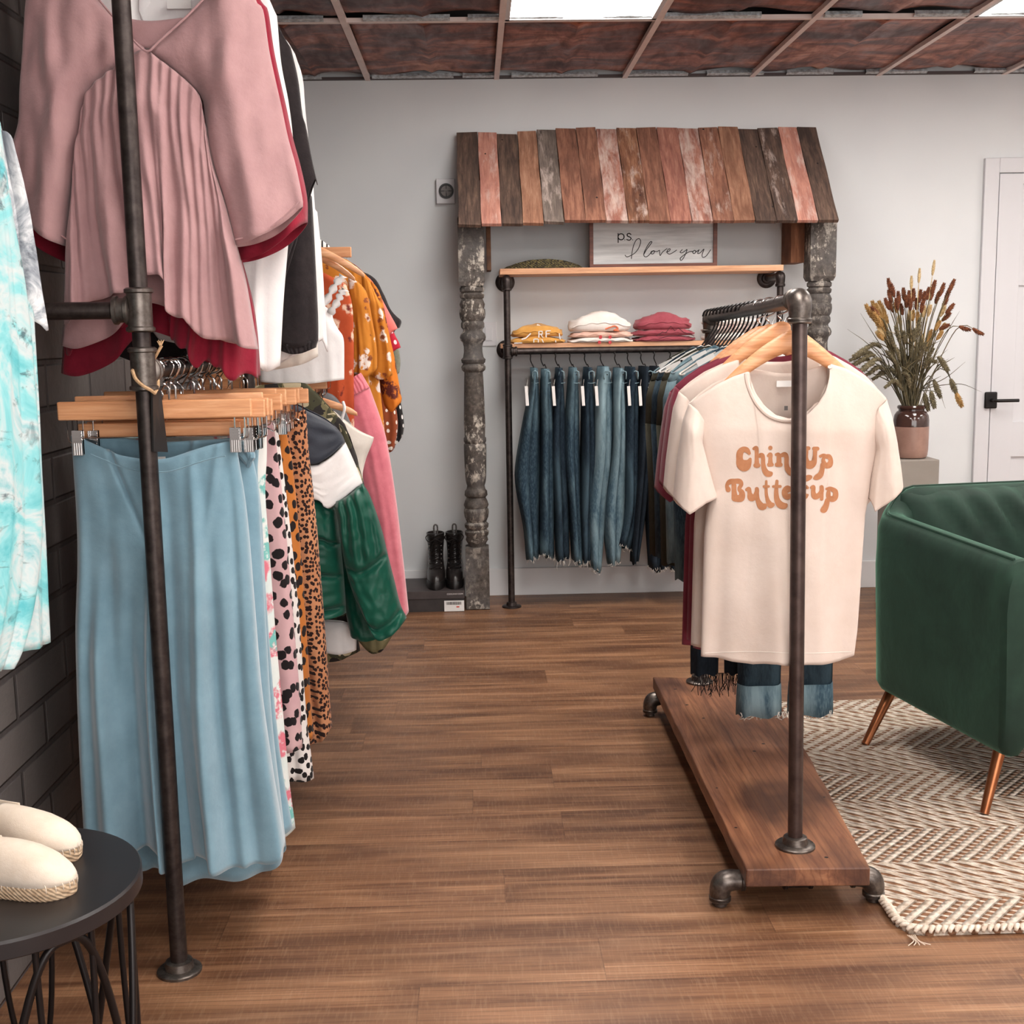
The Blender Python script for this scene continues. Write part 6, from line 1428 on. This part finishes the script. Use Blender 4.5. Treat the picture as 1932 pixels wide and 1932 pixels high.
def jeans_wide(y, x0, x1, zt_, zb, mat, label, i, fringe=0, cuff=False):
    """jeans hung by the waistband, waist spanning the rack"""
    t = thing('jeans', label, 'jeans', ((x0+x1)/2, y, zb), None); mid = (x0+x1)/2; th = .028
    def loft(name, rows, m, cap=False, nu=36):
        s = MB(); G = []
        for z, a, b, tt in rows:
            G.append([Vector(((a+b)/2+(b-a)/2*math.copysign(abs(math.cos(q))**.7, math.cos(q)), y-tt*math.sin(q)+.003*math.sin(q*5+z*20), z+(.004*math.sin(q*7+i) if z == rows[-1][0] else 0)-((.075*abs(math.cos(q))**1.1+.020*max(0, math.sin(q)))*max(0, 1-(zt_-z)/.2)))) for q in [2*PI*k/nu for k in range(nu)]])
        s.rings(G, caps=cap); return part(name, s, m, t, solid=.002, ang=0)
    loft('waistband', [(zt_, x0+.01, x1-.01, th), (zt_-.02, x0+.005, x1-.005, th*1.05), (zt_-.042, x0, x1, th*1.1)], mat)
    part('waist_lining', MB().rings([[Vector((mid+((x1-x0)/2-.014)*math.cos(q), y-th*.8*math.sin(q), z-.075*abs(math.cos(q))**1.1-.012*max(0, math.sin(q)))) for q in [2*PI*k/30 for k in range(30)]] for z in (zt_-.002, zt_-.04)], caps=False), F_tag if i % 2 else M('pale_pocketing_%s' % 'abcdefgh'[i % 8], (196, 200, 200)), t, ang=0)
    loft('hip', [(zt_-.042, x0, x1, th*1.1), (zt_-.12, x0-.012, x1+.012, th*1.3), (zt_-.24, x0-.016, x1+.016, th*1.3)], mat)
    h = zt_-.24-zb; w_ = (x1-x0+.032)/2
    for sx in (-1, 1):
        a, b = (x0-.016, mid) if sx < 0 else (mid, x1+.016)
        cc = (a+b)/2
        loft('leg', [(zt_-.235, a, b, th*1.3), (zt_-.24-h*.45, cc-w_*.43, cc+w_*.43, th*1.1), (zb, cc-w_*.40, cc+w_*.40, th*1.1)], mat)
        if cuff: loft('cuff', [(zb+.085, cc-w_*.42, cc+w_*.42, th*1.3), (zb+.04, cc-w_*.43, cc+w_*.43, th*1.35), (zb-.006, cc-w_*.43, cc+w_*.43, th*1.35)], F_dm[2])
    dn_ = lambda q: zt_-.075*abs(math.cos(q))**1.1-.020*max(0, math.sin(q))
    part('waist_edge', MB().tube([(mid+((x1-x0)/2-.010)*math.cos(q), y-th*math.sin(q), dn_(q)) for q in [2*PI*k/36 for k in range(36)]], .0026, 6, closed=True), [F_tag, F_dm[2], F_offw][i % 3], t)
    for kk in range(1+i % 2):
        s = MB(); s.box((mid-.03-.015*(i % 3)-.042*kk, y+th*.45, zt_-.024-.008*(i % 3)-.022*kk), (.038+.008*(i % 3), .0015, .024), Matrix.Rotation(-.42, 3, 'Y')); part('inner_label', s, F_tag, t, smooth=False)
    s = MB(); s.box((mid-.075+.015*(i % 3), y-th-.006, zt_-.062), (.055, .0015, .030), Matrix.Rotation(-.5, 3, 'Y')); part('waist_label', s, F_tag, t, smooth=False)
    if fringe:
        s = MB(); rr = random.Random(i)
        for k in range(70):
            a = x0+(x1-x0)*k/70; l = rr.uniform(.02, .07) if fringe == 2 else rr.uniform(.006, .02)
            s.tube([(a, y-th*.9, zb+.006), (a+rr.uniform(-.008, .008), y-th, zb-l*.5), (a+rr.uniform(-.012, .012), y-th*.8, zb-l)], .0012, 4, 2)
        part('fringe', s, F_black if fringe == 2 else M_thread, t, ang=0)
    return t
jl = [('dark ink jeans nearest the maroon t-shirts, white label at the waist', 3, 0, False), ('dark blue cuffed jeans with pale turn-ups hanging over the plank', 1, 1, True), ('mid blue jeans with a bright white waist label on the rolling rack', 0, 0, False),
      ('black jeans with a long stringy fringe hem over the plank', 3, 2, False), ('pale denim jeans whose light waistband peeks out at the left', 2, 0, False), ('olive twill trousers with pale lining, farther along the rolling rack', 4, 0, False),
      ('second dark pair near the far end of the rolling rack', 1, 0, False), ('olive trousers at the far end of the rolling rack, waistband drooping left', 4, 0, False)]
jp = [(3.27, .575, .865, 1.262, .62), (3.35, .735, 1.0, 1.262, .225), (3.43, .565, .86, 1.262, .6), (3.50, .63, .80, 1.26, .30), (3.58, .565, .85, 1.262, .62), (3.66, .56, .85, 1.262, .60), (3.74, .555, .84, 1.26, .61), (3.83, .55, .83, 1.255, .60)]
for i, ((lab, mi, fr_, cf), (y, x0, x1, zt_, zb)) in enumerate(zip(jl, jp)): jeans_wide(y, x0, x1, zt_, zb, F_dm[mi], lab, i, fr_, cf)
# ================================================================ wall rack: stacks and jeans
def folded(cx, y, z, w_, d_, h, mat, label, group, seed, extras=None):
    t = thing('folded_shirt', label, 'folded shirt', (cx, y, z), group); s = MB(); G = []; n = 44
    for zz, g_ in ((0, .90), (.12, 1.0), (.35, 1.02), (.55, .97), (.62, .955), (.72, .95), (.9, .84), (1.0, .6)):
        ring = []
        for k in range(n):
            a = 2*PI*k/n; ca, sa = math.cos(a), math.sin(a); ex = math.copysign(abs(ca)**.55, ca); ey = math.copysign(abs(sa)**.55, sa)
            nz = noise.noise(Vector((ca*1.6+seed, sa*1.6, zz*2.5))); u = ex
            n2 = noise.noise(Vector((ex*4+seed*3, ey*4, zz*5))); zc = z+h*zz*(1-.48*abs(ex)**2.4*zz)+(.012*nz+.008*n2)*zz
            ring.append((cx+w_/2*g_*ex*(1+.08*nz+.05*n2), y+d_/2*g_*ey*(1+.05*nz), zc))
        G.append(ring)
    G.append([(cx+(p[0]-cx)*.25, y+(p[1]-y)*.25, z+h*1.02) for p in G[-1]])
    s.rings(G); part('body', s, mat, t, ang=0)
    s = MB()   # folded edge line along the front
    s.tube([(cx-w_*.47+w_*.94*k/14, y-d_*.5-.001+.02*abs(k/7-1)**4, z+h*(.42-.22*abs(k/7-1)**2)+.003*math.sin(k*2+seed)) for k in range(15)], .0035, 6, 2)
    part('folded_edge', s, mat, t, ang=0)
    return t
F_must2 = fabric('mustard_jersey', (206, 148, 70), (220, 164, 88), 20); F_mauve = fabric('dusty_maroon_jersey', (150, 66, 78), (172, 86, 96), 18)
F_peach = fabric('peach_jersey', (214, 170, 152), (228, 192, 176), 20); F_wsh = fabric('cream_white_jersey', (232, 220, 212), (240, 232, 226), 14)
YF_ = 5.86; zs = sh2t
def pxX(px): return U(px, 640, YF_-.1).x
x0, x1 = pxX(963), pxX(1068)
a = folded((x0+x1)/2, YF_, zs, x1-x0, .2, .034, F_must2, 'mustard folded shirt at the bottom of the left pile on the lower shelf', 'mustard shirts on the lower shelf', 1)
b = folded((x0+x1)/2-.002, YF_, zs+.031, (x1-x0)*.93, .19, .058, F_must2, 'mustard folded shirt with white block letters, on top of the left pile', 'mustard shirts on the lower shelf', 2)
def bl(par, rects, mat, y):
    s = MB()
    for (xa, ya, xb, yb, th) in rects:
        p, q = U(xa, ya, y), U(xb, yb, y); d_ = (q-p).normalized(); n_ = Vector((-d_.z, 0, d_.x))*th
        s.prism([p+n_, q+n_, q-n_, p-n_], (0, .004, 0))
    part('white_lettering', s, mat, par, smooth=False)
W_ = lambda x: 920+x/4.6; V_ = lambda y: 480+y/4.6
L_ = lambda x0, y0, x1, y1, t: (W_(x0), V_(y0), W_(x1), V_(y1), t)
bl(b, [L_(445, 665, 445, 722, .0025), L_(445, 667, 475, 667, .002), L_(475, 667, 475, 690, .002), L_(445, 692, 478, 692, .002), L_(460, 692, 482, 724, .002), L_(508, 662, 508, 720, .0025), L_(508, 664, 548, 662, .002), L_(508, 690, 540, 688, .002), L_(295, 738, 330, 728, .0028), L_(330, 728, 375, 685, .0028), L_(622, 685, 630, 738, .0025)], F_tag, YF_-.101)
bl(a, [L_(400, 735, 402, 765, .0022), L_(440, 735, 440, 765, .002), L_(402, 735, 440, 735, .002), L_(470, 735, 485, 765, .002), L_(230, 770, 300, 768, .002), L_(590, 745, 592, 765, .002)], F_tag, YF_-.106)
part('paper_tag', MB().box(U(1014, 618, YF_-.06), (.016, .002, .03), Matrix.Rotation(.5, 3, 'Y')), F_tag, b, smooth=False)
x0, x1 = pxX(1072), pxX(1198)
a = folded((x0+x1)/2, YF_, zs, x1-x0, .2, .026, F_wsh, 'white folded shirt with red printed marks at the bottom of the middle pile', 'pale shirts on the lower shelf', 3)
s = MB()
for px in (1131, 1151): s.lathe(U(px, 646, YF_-.106), [(.009, 0), (.009, .003), (0, .003)], 5, (0, -1, 0))
part('red_print', s, M('red_print', (190, 52, 58)), a)
b = folded((x0+x1)/2+.004, YF_, zs+.024, (x1-x0)*.95, .19, .030, F_peach, 'peach folded shirt in the middle of the pale pile', 'pale shirts on the lower shelf', 4)
s = MB()
for px in (1133, 1151): s.lathe(U(px, 636, YF_-.100), [(.009, 0), (.009, .003), (0, .003)], 5, (0, -1, 0))
part('red_print', s, M('red_print_b', (190, 52, 58)), b)
c_ = folded((x0+x1)/2, YF_, zs+.052, (x1-x0)*.93, .19, .092, F_wsh, 'white folded shirt bulging on top of the middle pile', 'pale shirts on the lower shelf', 5)
s = MB(); s.tube([U(1142, 621, YF_-.10), U(1150, 618, YF_-.10), U(1160, 615, YF_-.10), U(1166, 620, YF_-.098), U(1158, 623, YF_-.10), U(1168, 624, YF_-.097)], .0035, 6, 4); part('orange_print', s, M('orange_print', (222, 120, 84)), c_)
x0, x1 = pxX(1198), pxX(1316)
for k, (dz, h, ws, lab) in enumerate(((0, .030, 1, 'bottom maroon folded shirt of the right pile'), (.027, .034, .97, 'middle maroon folded shirt of the right pile with creased pale edge'), (.056, .078, .90, 'top maroon folded shirt with a line-drawn mountain print'))):
    q = folded((x0+x1)/2-.003*k, YF_, zs+dz, (x1-x0)*ws, .2-.006*k, h, F_mauve, lab, 'maroon shirts on the lower shelf', 6+k)
    if k == 2:
        s = MB(); s.tube([U(x, y_, YF_-.101) for x, y_ in [(1240, 634), (1250, 626), (1256, 628), (1266, 615), (1273, 624), (1280, 619), (1290, 627), (1300, 630), (1310, 634)]], .0017, 5); s.tube([U(x, y_, YF_-.101) for x, y_ in [(1238, 640), (1260, 634), (1290, 634), (1312, 638)]], .0015, 5)
        part('mountain_print', s, M('wine_print', (74, 24, 36)), q)
        part('paper_tag', MB().box(U(1240, 616, YF_-.075), (.036, .002, .006), Matrix.Rotation(-.5, 3, 'Y')), F_tag, q, smooth=False)
for k in range(3):
    folded(pxX(1385)+.004*k, YF_, zs+.036*k, .26, .19, .042, [F_wsh, fabric('speckled_knit_%s' % 'abc'[k], (150, 110, 104), (226, 216, 208), 60), F_wsh][k], ['bottom', 'middle speckled', 'top'][k]+' folded top of the pile glimpsed behind the black hooks', 'folded tops behind the black hooks', 20+k)
# woven green mat on the top shelf
wvm = NT('dark_woven_grass'); X = wvm.xyz(); h_ = wvm.math('MULTIPLY', wvm.math('SINE', wvm.math('MULTIPLY', X[0], 420.0)), wvm.math('SINE', wvm.math('MULTIPLY', X[2], 600.0)))
wvm.set('Base Color', wvm.ramp(wvm.noise(130, 3), [(.4, (44, 38, 30)), (.62, (112, 100, 62))])); wvm.set('Roughness', .9); wvm.bump(h_, .8, .004)
gx0, gx1 = U(947, 500, 5.8).x, U(1106, 500, 5.8).x
s = MB(); G = []
for j in range(7):
    zz = j/6; G.append([((gx0+gx1)/2+(gx1-gx0)/2*math.cos(a)*(1-.10*zz), 5.86+.12*math.sin(a)*(1-.08*zz), sh1t+.042*zz*(1-.72*abs(math.cos(a))**2)+.003*zz*noise.noise(Vector((math.cos(a)*4, math.sin(a)*4, zz)))) for a in [2*PI*k/60 for k in range(60)]])
G.append([((gx0+gx1)/2+(p[0]-(gx0+gx1)/2)*.4, 5.86+(p[1]-5.86)*.4, p[2]+.004) for p in G[-1]])
s.rings(G); gm = part('woven_mat', s, wvm.m, None, ang=0, loc=((gx0+gx1)/2, 5.86, sh1t)); tag(gm, 'flat dark woven grass mat lying on the left half of the top shelf', 'mat')
# jeans hanging side-on from the wall rack rail
J = [  # hook px, top centre px, top width, [(py, xl, xr)...], material
 (1003, 1007, 13, [(695, 1001, 1015), (735, 1000, 1018), (790, 988, 1020), (880, 972, 1021), (930, 974, 1021), (1000, 988, 1019), (1058, 993, 1020)], 0, 'first jeans at the left end of the wall rail, faded at the thigh'),
 (1023, 1030, 13, [(697, 1022, 1038), (740, 1020, 1042), (800, 1020, 1046), (900, 1019, 1048), (1000, 1018, 1048), (1048, 1016, 1049)], 0, 'second jeans from the left on the wall rail, split seam at the ankle'),
 (1050, 1056, 13, [(695, 1050, 1063), (740, 1046, 1066), (840, 1040, 1072), (960, 1046, 1076), (1060, 1050, 1078)], 1, 'third jeans from the left on the wall rail, dark with frayed strings'),
 (1077, 1083, 14, [(694, 1076, 1090), (745, 1071, 1094), (850, 1064, 1096), (960, 1074, 1098), (1060, 1081, 1102)], 0, 'fourth jeans on the wall rail, pale patch at the upper thigh'),
 (1105, 1111, 14, [(694, 1104, 1119), (745, 1100, 1122), (850, 1098, 1128), (960, 1096, 1126), (1062, 1099, 1118)], 1, 'fifth jeans on the wall rail with long white strings at the hem'),
 (1135, 1140, 18, [(692, 1130, 1151), (740, 1124, 1157), (850, 1120, 1158), (960, 1108, 1148), (1074, 1114, 1137)], 2, 'sixth jeans on the wall rail, lighter blue with a raised pocket flap'),
 (1162, 1170, 15, [(695, 1162, 1178), (745, 1158, 1182), (850, 1156, 1184), (960, 1140, 1184), (1066, 1148, 1174)], 2, 'seventh jeans on the wall rail, ripped with white threads at the knee'),
 (1186, 1192, 14, [(693, 1185, 1200), (745, 1180, 1206), (850, 1178, 1208), (960, 1180, 1206), (1030, 1162, 1195)], 1, 'eighth jeans on the wall rail, shorter with a slanting hem'),
 (1211, 1219, 14, [(692, 1211, 1227), (745, 1208, 1230), (850, 1206, 1232), (960, 1196, 1224), (1066, 1194, 1208)], 3, 'ninth jeans on the wall rail, very dark and slim at the ankle'),
 (1236, 1240, 14, [(692, 1232, 1248), (745, 1228, 1252), (850, 1224, 1254), (960, 1222, 1252), (1074, 1228, 1250)], 3, 'tenth jeans on the wall rail, dark with frayed knee'),
 (1266, 1262, 14, [(692, 1254, 1272), (745, 1250, 1274), (850, 1246, 1276), (960, 1244, 1276), (1074, 1244, 1266)], 3, 'eleventh jeans on the wall rail, ink dark and straight'),
 (1287, 1284, 14, [(692, 1276, 1292), (745, 1270, 1296), (850, 1264, 1296), (960, 1262, 1294), (1072, 1262, 1282)], 1, 'twelfth jeans on the wall rail, partly behind the maroon sleeve'),
 (1310, 1304, 14, [(692, 1296, 1312), (745, 1290, 1316), (850, 1284, 1314), (960, 1276, 1312), (1090, 1284, 1306)], 0, 'thirteenth jeans on the wall rail, faded blue above the frayed hem'),
 (1334, 1334, 14, [(692, 1326, 1342), (745, 1320, 1346), (850, 1314, 1344), (960, 1310, 1340), (1070, 1314, 1336)], 1, 'fourteenth jeans on the wall rail, hidden mostly by the maroon shirts'),
 (1364, 1362, 14, [(692, 1354, 1370), (745, 1348, 1374), (850, 1344, 1372), (960, 1340, 1370), (1070, 1344, 1366)], 0, 'last jeans at the right end of the wall rail')]
hk = None
for i, (hx, tx, tw_, rows, mi, lab) in enumerate(J):
    X = U(tx, 700, WY).x; X2 = U(hx, 660, WY).x
    zt0 = U(tx, 693, WY).z
    t = thing('hook_hanger', 'black S-shaped hook hanger on the wall rack rail holding jeans', 'hanger', (X, WY, zt0), 'black hooks on the wall rail')
    P = [(X, WY-.002, zt0-.03), (X+.003, WY-.002, zt0+.012), (X-.006, WY, zt0+.040), (X2+.006, WY, zr-.045), (X2-.006, WY-.004, zr-.018), (X2-.006, WY-.018, zr), (X2-.006, WY-.010, zr+.016), (X2-.006, WY+.006, zr+.0185), (X2-.006, WY+.018, zr+.006)]
    P = [(a_, b_, c_+dz_) for a_, b_, c_ in P]
    part('hook', MB().tube(P, .0026, 8, 3), M_blk_pl, t)
    part('bar', MB().tube([(X, WY-.13, zt0-.03), (X, WY+.13, zt0-.03)], .003, 8), M_blk_pl, t)
    t = thing('jeans', lab, 'jeans', (X, WY, U(tx, 1060, WY).z))
    rows = [(a, b, c) for a, b, c in rows]
    # resample vertically
    py = [r_[0] for r_ in rows]; Lx = [r_[1] for r_ in rows]; Rx = [r_[2] for r_ in rows]
    L3 = resample(catmull([Vector((r_[1], r_[0], 0)) for r_ in rows], 5), 24); R3 = resample(catmull([Vector((r_[2], r_[0], 0)) for r_ in rows], 5), 24)
    for leg, (u0, u1, off, dn) in enumerate(((0, .74 if i % 2 else .62, -.012, 0), (.36 if i % 2 else .30, 1.0, .014, 6 if i % 2 else -5))):
        G = []; rr = random.Random(i*2+leg)
        for j in range(24):
            v = j/23; a = L3[j]; b = R3[j]
            if v < .16: ua, ub = u0*(v/.16), 1-(1-u1)*(v/.16)
            else: ua, ub = u0, u1
            pa = a.lerp(b, ua); pb = a.lerp(b, ub); pa.y += dn*v*v; pb.y += dn*v*v
            A3, B3 = U(pa.x, pa.y, WY-.08+off), U(pb.x, pb.y, WY-.08+off); m3 = (A3+B3)/2; hw_ = (B3-A3).length/2
            dp = .13-.045*v+.01*math.sin(v*9+i) if v > .05 else .125
            yc = WY-.005*math.sin(v*5+i); ring = []
            for k in range(24):
                q = 2*PI*k/24; ca, sa = math.cos(q), math.sin(q)
                rx = hw_*(.94+.06*math.sin(q*3+v*4)); zz = m3.z+(.006*math.sin(q*4+i) if j == 23 else 0)+(m3.z-m3.z)
                x = m3.x+rx*math.copysign(abs(ca)**.8, ca)+.0010*math.sin(q*4+v*7+i)
                ring.append((x, yc+off-dp*sa, zz))
            G.append(ring)
        s = MB(); s.rings(G, caps=True); part('leg', s, F_dm[mi], t, ang=0)
        ft = rr
        s = MB(); z0 = min(p[2] for p in G[-1])
        for k in range(16):
            q = 2*PI*k/16; p = G[-1][int(k*1.5) % 24]; l = ft.uniform(.005, .014)*(3.4 if i in (2, 4) and k % 3 == 0 else 1)
            s.tube([(p[0], p[1], p[2]+.004), (p[0]+ft.uniform(-.006, .006), p[1]-.002, p[2]-l*.5), (p[0]+ft.uniform(-.008, .008), p[1], p[2]-l)], .0011, 4, 2)
        if i not in (8,): part('frayed_hem', s, M_thread, t, ang=0)
    s = MB(); m_ = U(tx, 712, WY); hwm = (U(tx+tw_/2, 712, WY).x-U(tx-tw_/2, 712, WY).x)/2
    s.tube([(m_.x-hwm*.6, WY-.132, m_.z-.004), (m_.x-hwm*.6, WY-.136, m_.z+.03), (m_.x+hwm*.6, WY-.136, m_.z+.03), (m_.x+hwm*.6, WY-.132, m_.z-.004)], .003, 6, 2)
    s.tube([(m_.x-hwm*1.05, WY-.12, m_.z-.02), (m_.x, WY-.137, m_.z-.022), (m_.x+hwm*1.05, WY-.12, m_.z-.02)], .0016, 5, 3)
    part('belt_loop', s, F_dm[2], t, ang=0)
    if i in (0, 1, 4, 5, 7, 8, 9):
        big = i == 9; px = {0: 994, 1: 1045, 4: 1100, 5: 1126, 7: 1187, 8: 1208, 9: 1235}[i]; c_ = U(px, 747, WY-.15)
        part('price_tag', MB().box(c_, (.055 if big else .014, .0015, .088 if big else .09), Matrix.Rotation(-.06, 3, 'Y')), F_tag, t, smooth=False)
        part('tag_string', MB().tube([c_+Vector((0, 0, .044)), c_+Vector((.006, .01, .075))], .0008, 4), M_thread, t)
# silver hangers at the right end of the wall rail
for k, px in enumerate((1455, 1466, 1476, 1494)):
    t = thing('wire_hanger', 'silver wire hanger at the right end of the wall rack, beside the rolling rack post', 'hanger', (U(px, 620, 5.74).x, 5.74, 1.2), 'silver hangers at the right end')
    X = U(px, 620, 5.74).x; z0 = U(px, 590, 5.74).z
    part('hook', MB().tube([(X-.012, 5.74, z0-.16), (X-.012, 5.74, z0-.09), (X+.006, 5.74, z0-.05), (X+.02, 5.74, z0-.01), (X+.021, 5.74, z0+.01), (X+.012, 5.74, z0+.022), (X-.006, 5.74, z0+.02)], .0016, 6, 4), M_chrome, t)
